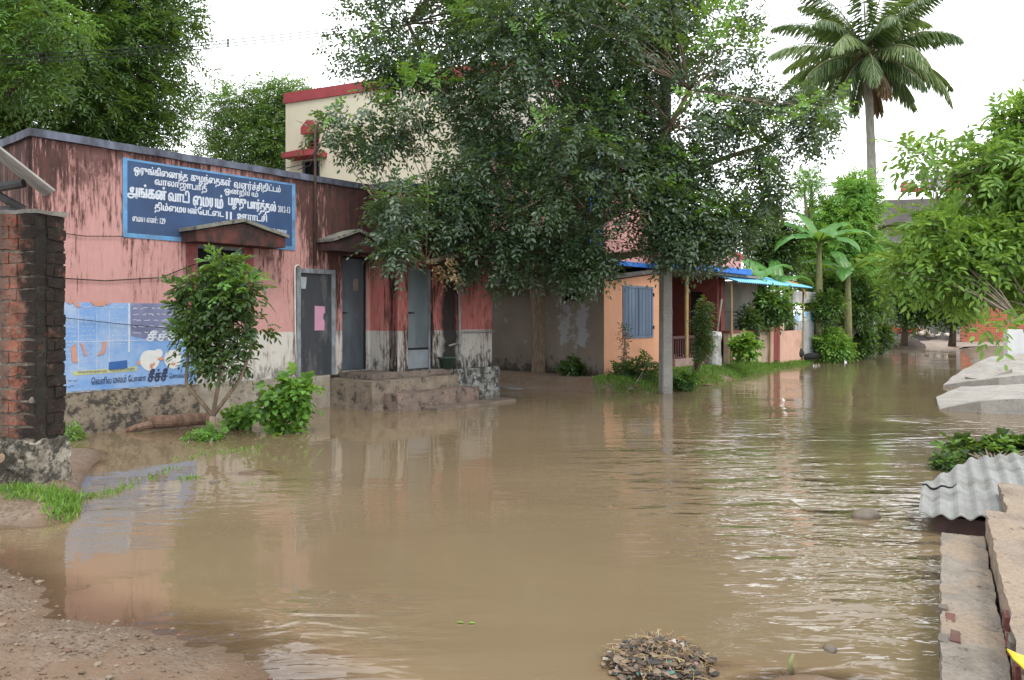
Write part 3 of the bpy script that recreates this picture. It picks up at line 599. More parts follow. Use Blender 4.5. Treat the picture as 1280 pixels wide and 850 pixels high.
# ================================================================== cream building behind
cw = PT(357, 117, 26); CB = thing('cream_building', 'tall cream building with red roof band rising behind the pink one', 'building', (cw.x, cw.y, 0), -math.atan2(.42, .906))
zt = cw.z; L = 9.0
ow = (.95, 1.42, zpx(0, 0) * 0 + PT(397, 187, 25.4).z, PT(397, 163, 25.4).z); ow2 = (.7, 1.45, 4.6, PT(392, 199, 25.4).z)
MB().wall(0, L, .1, zt - .34, 0, .25, (ow, ow2)).build('wall', M_cream, CB)
m = MB(); m.quad((0, 7, .1), (0, 0, .1), (0, 0, zt - .34), (0, 7, zt - .34)); m.quad((L, 0, .1), (L, 7, .1), (L, 7, zt - .34), (L, 0, zt - .34)); m.quad((L, 7, .1), (0, 7, .1), (0, 7, zt - .34), (L, 7, zt - .34)); m.build('wall', M_cream, CB)
m = MB(); m.box(-.05, L + .05, -.05, .25, zt - .34, zt); m.box(-.05, .2, .25, 7, zt - .34, zt); m.box(L - .2, L + .05, .25, 7, zt - .34, zt); m.build('roof_band', M_red, CB); MB().box(.2, L - .2, .25, 6.9, zt - .8, zt - .6).build('roof', M_conc, CB)
m = MB(); x0, x1, z0, z1 = ow; m.prism([(x0 - .1, -.25, z1 - .12), (x1 + .1, -.25, z1 - .12), (x1 + .1, -.25, z1 + .1), (x1 - .12, -.25, z1 + .3), (x0 + .12, -.25, z1 + .3), (x0 - .1, -.25, z1 + .1)], (0, .1, 0))
m.box(x0 - .1, x1 + .1, -.149, -.001, z1 + .02, z1 + .09); m.build('window_hood', M_red, CB)
w = MB(); w.box(x0, x0 + .07, .03, .1, z0, z1); w.box(x1 - .07, x1, .03, .1, z0, z1); w.box(x0 + .07, x1 - .07, .03, .1, z0, z0 + .07); w = w.build('window', M_red, CB)
m = MB()
for k in range(6): m.box(x0 + .07, x1 - .07, .05, .07, z0 + .1 + k * .12, z0 + .15 + k * .12)
m.build('grille', simple('terracotta_grille', (.3, .1, .06), (.2, .07, .05), 6), w); MB().box(x0, x1, .18, .2, z0, z1).build('dark_backing', M_dark, w)  # black board behind the grille paints the unlit inside
m = MB(); m.prism([(.35, -.6, ow2[3] + .03), (1.75, -.6, ow2[3] + .03), (1.75, -.6, ow2[3] + .18), (1.2, -.6, ow2[3] + .25), (.35, -.6, ow2[3] + .18)], (0, .599, 0)); m.build('sunshade', M_red, CB)
w = MB(); w.box(ow2[0], ow2[0] + .06, .02, .1, ow2[2], ow2[3]); w.box(ow2[1] - .06, ow2[1], .02, .1, ow2[2], ow2[3]); w = w.build('window', M_frame, CB); MB().box(ow2[0], ow2[1], .16, .18, ow2[2], ow2[3]).build('dark_backing', M_dark, w)  # dark opening is a near-black board, shade put in as colour
# ================================================================== orange house
H = thing('orange_house', 'orange house with blue shuttered window, grey side wall and red veranda behind the tree', 'house', H0, RZ)
ORANGE = (.52, .27, .16)
s = NT('orange_plaster'); v = s.coord(); z = s.sep(v)[2]
c = s.mix(s.ramp(s.noise(2, v, 5), .35, .65), ORANGE, (.46, .235, .14)); c = s.mix(s.ramp(s.math('ADD', s.noise(6, v, 7, .7), s.ramp(z, .2, .8, .22, -.1)), .58, .7, 0, .7), c, (.2, .13, .09))
s.pbsdf(c, .85, .2, s.bump(s.noise(50, v, 4), .25, .01)); M_orange = s.m
s = NT('bare_grey_plaster'); v = s.coord(); xyz = s.sep(v); z = xyz[2]
c = s.mix(s.ramp(s.noise(1.2, v, 6, .6), .3, .7), (.15, .125, .1), (.2, .17, .14))
inp = s.math('MULTIPLY', s.ramp(s.math('ABSOLUTE', s.math('SUBTRACT', xyz[1], .95)), .35, .62, 1, 0), s.ramp(s.math('ABSOLUTE', s.math('SUBTRACT', z, 1.5)), .3, .75, 1, 0))
pt = s.ramp(s.math('ADD', s.math('MULTIPLY', inp, .2), s.noise(2.6, v, 8, .72)), .61, .66, 0, .75)
c = s.mix(pt, c, (.27, .28, .29)); c = s.mix(s.ramp(s.math('ADD', s.noise(4, v, 7, .7), s.ramp(z, .2, 1.0, .3, -.15)), .58, .72, 0, .9), c, (.04, .036, .03))
s.pbsdf(c, .9, .15, s.bump(s.noise(30, v, 6), .4, .015)); M_greyp = s.m
sw = (.89, 2.37, 1.22, 2.53)
def ztop(x): return 2.62 + .115 * x
m = MB(); m.wall(0, 3.47, 0, 2.62, 0, .22, ((sw[0], sw[1], sw[2], sw[3]),)); m.prism([(0, 0, 2.62), (3.47, 0, 2.62), (3.47, 0, ztop(3.47))], (0, .22, 0)); m.quad((3.47, 0, 0), (3.47, 3.9, 0), (3.47, 3.9, 3.0), (3.47, 0, 3.0)); m.build('wall', M_orange, H)
m = MB(); vt = (.53, 1.27, 2.16, 2.56)
def side(a, b, c, e): m.quad((-.004, b, c), (-.004, a, c), (-.004, a, e), (-.004, b, e)); m.quad((.2, a, c), (.2, b, c), (.2, b, e), (.2, a, e))
side(.0, vt[0], 0, 2.62); side(vt[1], 4.2, 0, 2.62); side(vt[0], vt[1], 0, vt[2]); side(vt[0], vt[1], vt[3], 2.62)
m.quad((0, vt[0], vt[2]), (0, vt[1], vt[2]), (.2, vt[1], vt[2]), (.2, vt[0], vt[2])); m.quad((0, vt[0], vt[2]), (.2, vt[0], vt[2]), (.2, vt[0], vt[3]), (0, vt[0], vt[3])); m.quad((.2, vt[1], vt[2]), (0, vt[1], vt[2]), (0, vt[1], vt[3]), (.2, vt[1], vt[3]))
sd = m.build('wall', M_greyp, H)
w = MB()
for k in range(6): y = vt[0] + .06 + k * .125; w.tube([(.06, y, vt[2]), (.06, y, vt[3])], .016, 6)
for z in (vt[2] + .13, vt[2] + .27): w.tube([(.06, vt[0], z), (.06, vt[1], z)], .012, 6)
w = w.build('window', M_dark, H); MB().box(.15, .18, vt[0], vt[1], vt[2], vt[3]).build('dark_backing', M_dark, w)  # near-black board behind the bars stands in for indoor shade
m = MB(); m.prism([(-.35, -.14, 2.66 - .04), (3.5, -.14, ztop(3.5) + .04), (3.5, -.14, ztop(3.5) + .1), (-.35, -.14, 2.66 + .03)], (0, 4.5, 0)); m.build('roof', simple('dark_roof_sheet', (.1, .095, .09), (.06, .058, .055), 4, .8, dirt=(.2, .17, .13), dirt_amt=.4), H)
M_shut = simple('blue_grey_shutter', (.115, .17, .25), (.085, .13, .2), 4, .65, .35, .3, 40, (1, 1, .15), (.2, .24, .3), .5)
xm = (sw[0] + sw[1]) / 2; w = MB(); w.box(sw[0] - .03, sw[0] + .04, -.02, .08, sw[2] - .03, sw[3] + .03); w.box(sw[1] - .04, sw[1] + .03, -.02, .08, sw[2] - .03, sw[3] + .03); w.box(sw[0] + .04, sw[1] - .04, -.02, .08, sw[3] - .03, sw[3] + .03); w.box(sw[0] + .04, sw[1] - .04, -.02, .08, sw[2] - .03, sw[2] + .03)
w = w.build('window', M_shut, H)
for a, b in ((sw[0] + .044, xm - .012), (xm + .012, sw[1] - .044)):
    m = MB(); m.box(a, b, -.005, .03, sw[2] + .034, sw[3] - .034)
    for k in range(4): x = a + (b - a) * (k + .5) / 4; m.box(x - .055, x + .055, -.012, -.0055, sw[2] + .06, sw[3] - .06)
    m.build('shutter', M_shut, w, bevel=.004)
for z in (1.42, 2.3): MB().box(sw[1] + .0, sw[1] + .06, -.04, -.021, z, z + .09).build('hinge', M_dark, w)
# upper storey, pink with blue edges and a red stepped crest
M_hpink = simple('rose_paint', (.68, .36, .33), (.62, .31, .29), 3, .8, bump=.15); M_hblue = simple('bright_blue_paint', (.03, .16, .6), (.05, .22, .66), 4, .7)
m = MB(); m.box(.1, 4.6, .5, 4.4, 3.15, 6.2); m.build('upper_storey', M_hpink, H)
m = MB(); m.box(.04, .62, .44, .499, 3.12, 6.2); m.box(.62, 4.65, .44, .499, 3.12, 3.24); m.box(.02, 4.7, .4, 4.45, 6.2, 6.55); m.build('blue_edging', M_hblue, H)
m = MB(); m.prism([(3.0, -.1, 3.28), (8.0, -.1, 3.28), (8.0, -.1, 3.62), (5.6, -.1, 3.9), (3.0, -.1, 4.5)], (0, .18, 0)); m.build('parapet', M_hpink, H)
m = MB(); m.prism([(2.95, -.14, 4.5), (5.6, -.14, 3.9), (8.05, -.14, 3.62), (8.05, -.14, 3.76), (5.6, -.14, 4.06), (2.95, -.14, 4.68)], (0, .26, 0)); m.build('parapet_band', simple('red_crest', (.55, .06, .06), (.45, .05, .05), 4), H)
m = MB(); m.box(2.6, 8.0, -.45, .1, 3.1, 3.27); m.build('blue_edging', M_hblue, H)
# veranda
M_vred = simple('red_brown_paint', (.2, .055, .042), (.15, .04, .033), 3, .75, dirt=(.06, .03, .025), dirt_amt=.5)
MB().box(3.48, 6.88, -.1, 1.9, -.1, .55).build('veranda_floor', conc('veranda_floor', (.42, .3, .25), (.3, .2, .17), .4), H)
MB().wall(3.48, 12.9, .55, 3.1, 1.9, .2).build('wall', M_vred, H)
m = MB()
for a_, b_2, c_2, e_2 in ((.0, .52, .55, 3.0), (.52, .95, 2.55, 3.0), (.95, 1.9, .55, 3.0)): m.box(6.4, 6.6, a_, b_2, c_2, e_2)
m.build('wall', M_vred, H); MB().box(6.5, 6.54, .52, .95, .55, 2.55).build('door', M_dark, H)  # near-black box fills the doorway in place of the shade inside
MB().box(3.5, 9.0, -.3, 2.1, 3.02, 3.095).build('veranda_ceiling', M_conc, H)
m = MB(); m.tube([(4.35, .0, .55), (4.35, .0, 3.02)], .06, 10); m.build('post', simple('ochre_post', (.42, .3, .13), (.34, .24, .1), 5), H)
m = MB(); m.box(6.55, 6.85, -.05, .25, .55, 3.02); m.build('post', M_vred, H)
m = MB(); m.box(3.5, 5.6, -.02, .06, 1.12, 1.2); m.box(3.5, 5.6, -.02, .06, .56, .6)
for k in range(15): m.tube([(3.58 + k * .14, .02, .6), (3.58 + k * .14, .02, 1.12)], .022, 6)
m.build('railing', simple('maroon_railing', (.1, .045, .04), (.07, .03, .03), 4), H)
m = MB(); m.wall(6.9, 12.9, .3, 3.0, 1.0, .2); m.build('wall', simple('pale_grey_wall', (.48, .44, .39), (.38, .35, .31), 2, .85, dirt=(.2, .18, .15), dirt_amt=.5), H)
MB().box(6.9, 12.9, .97, .999, 1.9, 1.94).build('wall_ledge', M_conc, H)
# low compound wall in front, with a red gate panel
cwl = thing('compound_wall', 'low cream compound wall with maroon gate under the blue awning', 'wall', LW(H0, 0, 0), RZ)
M_cw = simple('cream_wash', (.6, .46, .33), (.48, .37, .27), 2.5, .85, dirt=(.15, .12, .08), dirt_amt=.5)
MB().box(6.3, 9.6, -.42, -.25, 0, 1.25).build('wall', M_cw, cwl, rough=(.006, 3, .25)); MB().box(6.28, 9.6, -.46, -.21, 1.251, 1.32).build('coping', M_vred, cwl)
m = MB(); m.box(10.7, 12.6, -.42, -.25, 0, 1.25); m.box(9.6, 9.85, -.44, -.2, 0, 1.45); m.box(10.45, 10.7, -.44, -.2, 0, 1.45); m.build('wall', simple('peach_wash', (.66, .4, .3), (.55, .33, .25), 2.5, .85, dirt=(.2, .14, .1), dirt_amt=.4), cwl)
m = MB(); m.box(9.87, 10.43, -.38, -.33, .25, 1.4); m.build('gate', simple('maroon_gate', (.24, .03, .025), (.18, .025, .02), 4, .6), cwl)
# blue awning on posts
aw = thing('blue_awning', 'sky blue corrugated sheet awning on thin posts beside the banana plants', 'awning', LW(H0, 0, 0), RZ)
M_awn = simple('blue_sheet', (.22, .6, .85), (.18, .52, .76), 2, .5, .4, 0)
m = MB(); m.corr((6.2, -.75, 2.82), (1, 0, 0), (0, 1, .3), 6.6, 1.7, .15, .02); m.build('roof_sheet', M_awn, aw, smooth=False)
for x in (6.35, 9.4, 12.6):
    m = MB(); m.tube([(x, -.48, 0), (x + .02, -.48, 1.5), (x, -.48, 2.84)], [.04, .036, .034], 8); m.build('post', simple('bamboo_post', (.4, .29, .13), (.3, .2, .09), 6, stretch=(1, 1, .3)), aw)
m = MB(); m.box(6.2, 12.8, -.53, -.47, 2.79, 2.85); m.box(6.2, 12.8, .84, .9, 3.2, 3.26); m.build('beam', simple('grey_wood', (.2, .17, .13), (.14, .12, .1), 5), aw)
# ================================================================== leaves and bark
L_main = leaf_mat('pongam_leaf', (.022, .046, .025), (.055, .1, .05), spec=.6, trans=.22, rough=.38); L_mainy = leaf_mat('pongam_young_leaf', (.07, .17, .025), (.13, .26, .04), spec=.4)
L_neem = leaf_mat('neem_leaf', (.022, .058, .014), (.06, .13, .028), spec=.35); L_neemlit = leaf_mat('neem_sunlit_leaf', (.08, .2, .03), (.14, .28, .05))  # second neem leaf has sunlight painted into its colour
L_pale = leaf_mat('pale_green_leaf', (.05, .1, .03), (.1, .18, .05)); L_bright = leaf_mat('bright_leaf', (.06, .16, .03), (.14, .29, .05), trans=.4); L_bright2 = leaf_mat('yellow_green_leaf', (.13, .26, .04), (.22, .36, .06), trans=.4)
L_near = leaf_mat('broad_leaf', (.085, .18, .035), (.2, .34, .065), young=(.2, .33, .06), trans=.38); L_dark = leaf_mat('dark_leaf', (.018, .042, .014), (.05, .1, .03))
L_dead = leaf_mat('dry_leaf', (.12, .075, .04), (.22, .14, .075), trans=.15); L_palm = leaf_mat('palm_leaflet', (.05, .095, .032), (.13, .2, .075), spec=.5, trans=.2, rough=.35); L_palmy = leaf_mat('palm_pale_leaflet', (.12, .19, .07), (.22, .28, .12), spec=.5, trans=.25, rough=.35)
L_grass = leaf_mat('grass_blade', (.06, .14, .025), (.15, .27, .05), trans=.3); L_moringa = leaf_mat('feathery_leaf', (.11, .28, .06), (.22, .44, .1), trans=.5)
BK_main = bark_mat('grey_brown_bark', (.25, .19, .14), (.12, .09, .065)); BK_dark = bark_mat('dark_bark', (.09, .065, .045), (.04, .03, .022)); BK_pale = bark_mat('pale_bark', (.24, .2, .15), (.13, .11, .085))
def limbs(mb, fork, C, r0, nl, rt=.012, seg=5):
    """a few main limbs from the fork, thinner branches from the nearest limb to every clump"""
    C = np.asarray(C); idx = [int(rng.integers(len(C)))]
    for _ in range(nl - 1): idx.append(int(np.argmax(np.min([np.linalg.norm(C - C[i], axis=1) for i in idx], 0))))
    pts = []
    for i in idx:
        e = Vector(fork).lerp(Vector(C[i]), .85); pts += [(p, r0 * (1 - .14 * k)) for k, p in enumerate(branch(mb, fork, e, r0, r0 * .28, .12, 7, 6)) if k > 0]
    Q = np.array([p[0] for p in pts])
    for c in C:
        k = int(np.argmin(np.linalg.norm(Q - c, axis=1) + .35 * np.maximum(0, Q[:, 2] - c[2]))); branch(mb, pts[k][0], c, max(rt * 1.2, pts[k][1] * .28), rt * .5, .12, 4, 3)
def tree(name, label, cat, base, trunk_pts, trunk_r, fork, C, sets, mats, bark, r0, nl, group=None, rt=.012, bough=None):
    t = thing(name, label, cat, base, 0, group); m = MB()
    if trunk_pts: m.tube(trunk_pts, trunk_r, 12)
    limbs(m, fork, C, r0, nl, rt); o = m.build('trunk', bark, t, world=True, smooth=True); leaf_obj('crown', sets, mats, t); return t
# ------------------------------------------------------------------ the big tree in the middle
tb = G(675, 488, -.2)
core = [(525, -20), (580, -150), (760, -180), (880, -110), (895, -10), (905, 30), (880, 75), (860, 110), (850, 160), (880, 200), (950, 235), (960, 262), (935, 300), (905, 325), (868, 345), (832, 318), (800, 335), (766, 352), (742, 360), (716, 352), (690, 360), (660, 352), (628, 346), (600, 352), (580, 360), (566, 335), (535, 318), (520, 280), (530, 230), (525, 170), (545, 120), (520, 60)]
def fringe(poly, n, Yc, dep):
    poly = poly if poly is core else shrink(poly, 14)
    P_2, Y2 = crown_points(poly, n, Yc, dep); return P_2, Y2
core = shrink(core, 24)
parts_ = [(core, 560, 16.6, 3.2), ([(812, 180), (870, 180), (872, 330), (815, 335)], 26, 15.6, .7), ([(812, 255), (945, 240), (960, 300), (900, 322), (850, 325), (815, 310)], 26, 15.6, 1.0), ([(690, 320), (770, 318), (768, 352), (700, 358)], 10, 15.6, 1.0), ([(385, 82), (420, 45), (440, 0), (470, -60), (530, -60), (530, 60), (520, 100), (470, 108), (430, 100)], 34, 15.6, 1.6), ([(445, 88), (480, 70), (560, 75), (560, 118), (470, 118)], 16, 15.4, .8), ([(385, 172), (402, 152), (445, 160), (500, 130), (545, 120), (540, 190), (500, 205), (470, 220), (450, 190)], 22, 15.2, 1.2),
    ([(468, 240), (520, 215), (535, 320), (500, 345), (462, 322), (485, 290)], 22, 14.4, .6), ([(870, 80), (905, 60), (925, 30), (905, -80), (930, -60), (940, 50), (910, 100), (975, 118), (1000, 110), (1050, 130), (1066, 170), (1042, 194), (1005, 180), (968, 190), (990, 228), (960, 250), (890, 210), (850, 160)], 80, 16.4, 1.8), ([(945, 235), (988, 228), (975, 262), (950, 290)], 8, 16, .8)]
PP, Yd = map(np.concatenate, zip(*[fringe(*p_) for p_ in parts_])); isc = np.zeros(len(PP), bool); isc[:len(crown_points(core, 1, 1, 1)[0])] = False
keep = ~(((PP[:, 0] > 748) & (PP[:, 0] < 812) & (PP[:, 1] > 262) & (PP[:, 1] < 345)) | ((PP[:, 0] > 850) & (PP[:, 0] < 935) & (PP[:, 1] > 318))); PP = PP[keep]; Yd = Yd[keep]
isc = inpoly(PP, core)
low = PP[:, 1] > 205
front = 15.1 + np.clip((PP[:, 0] - 497) / 118, -1, 1.0) * 1.7
lim = np.where(PP[:, 0] < 630, front - .5 - rng.random(len(PP)) * 1.3, 18.2 - rng.random(len(PP)) * 1.5)
Yd = np.where(low, np.minimum(Yd, lim), Yd); Yd = np.maximum(Yd, 12.6)
C = to_world(PP, Yd); C[:, 2] = np.maximum(C[:, 2], 2.35)
sets = [clump_sprays(C[isc], .48, 32, .34, 6, .115, .052, young=.13, spread=.95, droop=.25), clump_sprays(C[~isc], .3, 19, .33, 6, .115, .052, young=.16, spread=.95, droop=.25)]
# bright young shoots where the photograph shows them, and one bunch of dry leaves
yc = to_world(np.array([(905, 30), (880, 55), (910, 55), (515, 112), (540, 105), (930, 60), (690, 165), (740, 180), (820, 240), (850, 75), (600, 25), (1030, 135), (1010, 150), (880, 130), (410, 150), (455, 125)]), rng.uniform(13.6, 15.2, 16)); sets.append(clump_sprays(yc, .38, 22, .34, 6, .13, .066, young=1.1, spread=.95))
sets.append(clump_sprays(to_world(np.array([(562, 342), (556, 330), (776, 236), (862, 300)]), np.array([13.8, 13.9, 14.6, 15.5])), .15, 9, .2, 5, .1, .045, mi=2))
tpts = [tb, tb + Vector((-.02, 0, .25)), tb + Vector((.02, 0, 1.0)), tb + Vector((.0, .02, 1.9)), tb + Vector((-.06, 0, 2.75)), tb + Vector((-.02, 0, 3.2))]
tree('shade_tree', 'big leafy tree standing in the flood water before the grey wall', 'tree', tb, tpts, [.34, .24, .205, .2, .23, .2], tpts[-1], np.concatenate([C[::2], yc]), sets, [L_main, L_mainy, L_dead], BK_main, .15, 9)
# ------------------------------------------------------------------ tall trees behind the pink building
poly = [(-260, -250), (180, -250), (215, -60), (228, 20), (222, 45), (240, 105), (226, 105), (212, 140), (205, 175), (185, 215), (-260, 200)]
PP, Yd = crown_points(poly, 800, 21.5, 2.6); C = to_world(PP, Yd); base = Vector((-12.5, 21.8, -.05))
sets = [clump_sprays(C, .68, 32, .5, 9, .17, .05, young=.3, spread=1.05, droop=.35)]  # brighter share paints sunlit tops on the clumps, dark green left below
tree('neem_tree', 'tall dense feathery-leaved tree behind the left end of the pink building', 'tree', base, [base, base + Vector((.1, 0, 2)), base + Vector((0, .1, 4.2))], [.38, .3, .26], base + Vector((0, .1, 4.2)), C, sets, [L_neem, L_neemlit], BK_dark, .2, 7)
poly = [(-250, -120), (-40, -160), (60, -40), (92, 25), (92, 50), (70, 80), (86, 100), (40, 130), (20, 110), (-250, 150)]
PP, Yd = crown_points(poly, 170, 15.5, 1.0); C = to_world(PP, Yd); base = Vector((-12.3, 15.6, -.05))
sets = [clump_sprays(C, .5, 26, .42, 8, .13, .04, young=.6, spread=1.05, droop=.4)]
tree('neem_tree', 'lighter green feathery tree cut by the upper left corner of the photo', 'tree', base, [base, base + Vector((.1, 0, 2)), base + Vector((0, .1, 4.6))], [.24, .2, .17], base + Vector((0, .1, 4.6)), C, sets, [L_neem, L_neemlit], BK_dark, .12, 5)
poly = [(250, 150), (268, 132), (300, 115), (330, 108), (362, 112), (400, 130), (420, 215), (300, 240), (262, 205), (272, 185), (252, 168)]
PP, Yd = crown_points(poly, 190, 33, 1.8); C = to_world(PP, Yd); base = Vector((-11, 33, 0))
sets = [clump_sprays(C, .75, 26, .6, 8, .16, .055, young=.25, spread=1.05, droop=.35)]
tree('distant_tree', 'small pale green tree beside the left edge of the cream building', 'tree', base, [base, base + Vector((0, 0, 3)), base + Vector((.1, 0, 6))], [.26, .2, .16], base + Vector((.1, 0, 6)), C, sets, [L_pale, L_neemlit], BK_dark, .12, 5)
# ------------------------------------------------------------------ sapling in the water
sb = G(266, 553, -.1); t = thing('sapling', 'young tree with thin forked stems standing in water before the mural', 'tree', sb)
poly = [(205, 352), (222, 338), (238, 332), (255, 318), (272, 308), (288, 320), (300, 312), (312, 332), (335, 342), (346, 352), (332, 372), (345, 400), (350, 432), (328, 438), (312, 452), (290, 470), (262, 470), (240, 470), (228, 440), (206, 438), (224, 410), (214, 385), (232, 370)]
PP, Yd = crown_points(shrink(poly, 13), 60, 10.9, .6); C = to_world(PP, Yd); up = PP[:, 1] < 375
sets = [clump_sprays(C[~up], .17, 13, .2, 5, .115, .05, young=.05, spread=.9, droop=.3), clump_sprays(C[up], .16, 12, .2, 5, .12, .05, young=.55, spread=.9, droop=.25)]
m = MB(); k0 = PT(266, 520, 10.9); ends = [PT(235, 430, 10.8), PT(277, 420, 10.9), PT(318, 425, 11.0)]
m.tube([sb, PT(265, 535, 10.9), k0], [.1, .055, .045], 8)
for e, mid_ in zip(ends, [PT(233, 480, 10.85), PT(275, 470, 10.9), PT(300, 475, 10.95)]): m.tube([k0, mid_, e], [.03, .026, .02], 7)
for c in C[::2]: branch(m, ends[int(rng.integers(3))], c, .013, .004, .1, 4, 3)
m.build('trunk', BK_main, t, world=True, smooth=True); leaf_obj('crown', sets, [L_dark, L_bright], t)
# ------------------------------------------------------------------ shrubs: stems and foliage
def shrub(name, label, base, poly, Y, dep, n, cr, ns, ln, k, lw, mats, young=.2, group=None, cat='shrub', droop=.25, spread=.9):
    base = Vector(base); t = thing(name, label, cat, base, 0, group); PP, Yd = crown_points(shrink(poly, .75 * (cr + ln * .5) * F / Y), n, Y, dep); C = to_world(PP, Yd); C[:, 2] = np.maximum(C[:, 2], base.z + .05)
    m = MB()
    for c in C[::2]: branch(m, base + Vector((random.uniform(-.08, .08), random.uniform(-.08, .08), -.05)), c, .018, .006, .1, 4, 4)
    m.build('stems', BK_pale, t, world=True, smooth=True)
    leaf_obj('foliage', [clump_sprays(C, cr, ns, ln, k, lw[0], lw[1], young=young, droop=droop, spread=spread)], mats, t); return t
shrub('leafy_shrub', 'bright green broad-leaved shrub in the water below the dark door', G(348, 540, -.05), [(300, 512), (325, 484), (345, 464), (378, 460), (396, 478), (392, 500), (376, 520), (370, 552), (330, 556), (298, 550), (296, 525)], 11.6, .45, 34, .13, 8, .16, 4, (.12, .085), [L_bright, L_bright2], .3)
shrub('weed_clump', 'low weeds spreading over the water to the left of the bright shrub', G(300, 525, -.02), [(272, 522), (285, 512), (318, 510), (320, 528), (296, 532), (272, 530)], 12.0, .25, 16, .1, 8, .12, 4, (.09, .06), [L_bright, L_bright2], .2)
shrub('weed_clump', 'small tuft of weeds at the foot of the sapling', G(266, 556, -.02), [(248, 535), (262, 530), (280, 538), (282, 556), (250, 556)], 10.85, .2, 9, .07, 7, .1, 4, (.07, .04), [L_bright, L_bright2], .2)
shrub('weed_clump', 'lone green weed between the sapling and the brick column', G(240, 556, -.02), [(232, 543), (240, 538), (250, 545), (246, 556), (234, 556)], 10.9, .12, 5, .06, 6, .1, 4, (.06, .035), [L_bright, L_bright2], .2)
shrub('weed_clump', 'green weed growing from the foot of the mouldy plinth', G(90, 548, 0), [(78, 535), (86, 520), (100, 538), (96, 552), (80, 552)], 10.9, .1, 6, .07, 7, .14, 3, (.12, .03), [L_bright, L_bright2], .2)
shrub('leafy_plant', 'dark leafy plant at the foot of the grey wall', G(715, 478, .1), [(702, 468), (708, 448), (718, 444), (726, 462), (722, 476), (704, 476)], 19.3, .2, 12, .13, 8, .2, 3, (.15, .11), [L_dark, L_neem], .2)
shrub('tangled_bush', 'tangled dark bush under the blue shuttered window', G(790, 484, .12), [(755, 480), (765, 462), (790, 455), (812, 440), (825, 445), (824, 484), (770, 488)], 18.4, .35, 40, .18, 10, .2, 5, (.09, .045), [L_dark, L_neem], .25)
shrub('spindly_plant', 'spindly dry plant climbing the orange wall', G(780, 478, .15), [(774, 405), (784, 400), (788, 432), (782, 462), (772, 452)], 18.6, .1, 10, .08, 6, .14, 3, (.07, .035), [L_dead, L_dark], .3)
shrub('spindly_plant', 'tall thin-leaved shrub standing before the red veranda', G(868, 470, .2), [(866, 452), (872, 400), (884, 366), (893, 372), (885, 410), (884, 452)], 19.2, .2, 34, .14, 9, .2, 5, (.09, .045), [L_dark, L_neem], .2)
shrub('pale_weed', 'green weeds crowding the foot of the concrete pole', G(850, 478, .15), [(838, 484), (842, 466), (872, 462), (876, 478), (850, 488)], 18.2, .4, 26, .12, 9, .16, 4, (.09, .045), [L_neem, L_bright], .4)
shrub('garden_shrub', 'bright bushy shrub growing up to the blue awning', G(966, 444, .25), [(940, 372), (952, 356), (975, 352), (992, 368), (1000, 390), (985, 408), (960, 410), (945, 396)], 25.5, .6, 46, .26, 11, .3, 5, (.15, .075), [L_neem, L_bright], .5)
shrub('garden_shrub', 'dark climbing shrub behind the awning post', G(938, 444, .3), [(925, 405), (930, 380), (945, 375), (950, 420), (940, 430)], 25.0, .35, 26, .2, 9, .28, 5, (.13, .06), [L_dark, L_neem], .3)
shrub('garden_shrub', 'pale broad-leaved low shrub before the cream compound wall', G(932, 450, .25), [(916, 440), (918, 420), (932, 412), (948, 422), (950, 445), (925, 450)], 22.6, .3, 26, .17, 8, .22, 3, (.17, .12), [L_bright, L_bright2], .35)
shrub('roadside_bush', 'bright lime bush at the edge of the water past the corrugated gate', G(1042, 452, 0), [(1020, 420), (1028, 405), (1045, 408), (1058, 425), (1068, 440), (1060, 450), (1030, 448), (1024, 436)], 29.5, .7, 60, .3, 12, .34, 6, (.16, .07), [L_bright, L_bright2], .6)
shrub('roadside_bush', 'darker bush with blue-green leaves below the ribbed metal sheet', G(1075, 446, 0), [(1052, 420), (1060, 402), (1085, 400), (1092, 425), (1088, 445), (1064, 448)], 32, .7, 54, .34, 12, .36, 6, (.17, .08), [L_dark, L_bright], .45)
shrub('roadside_bush', 'last bush on the left bank before the far road', G(1100, 441, 0), [(1082, 410), (1095, 400), (1108, 405), (1112, 436), (1090, 442)], 36, .7, 44, .36, 11, .38, 6, (.17, .07), [L_dark, L_neem], .4)
shrub('creeper', 'creeper hanging over the post between white sheet and ribbed fence', G(1027, 430, .4), [(1018, 380), (1024, 362), (1048, 362), (1056, 378), (1044, 392), (1030, 410), (1022, 410)], 29.4, .4, 36, .28, 10, .34, 5, (.16, .08), [L_neem, L_bright], .5)
shrub('garden_shrub', 'wide mixed green bush under the banana plants behind the fence sheets', (13.3, 31.2, .2), [(995, 345), (1020, 330), (1060, 325), (1105, 340), (1112, 385), (1100, 415), (1050, 400), (1010, 405), (996, 380)], 31.2, .8, 110, .36, 13, .42, 5, (.17, .08), [L_neem, L_bright], .45)
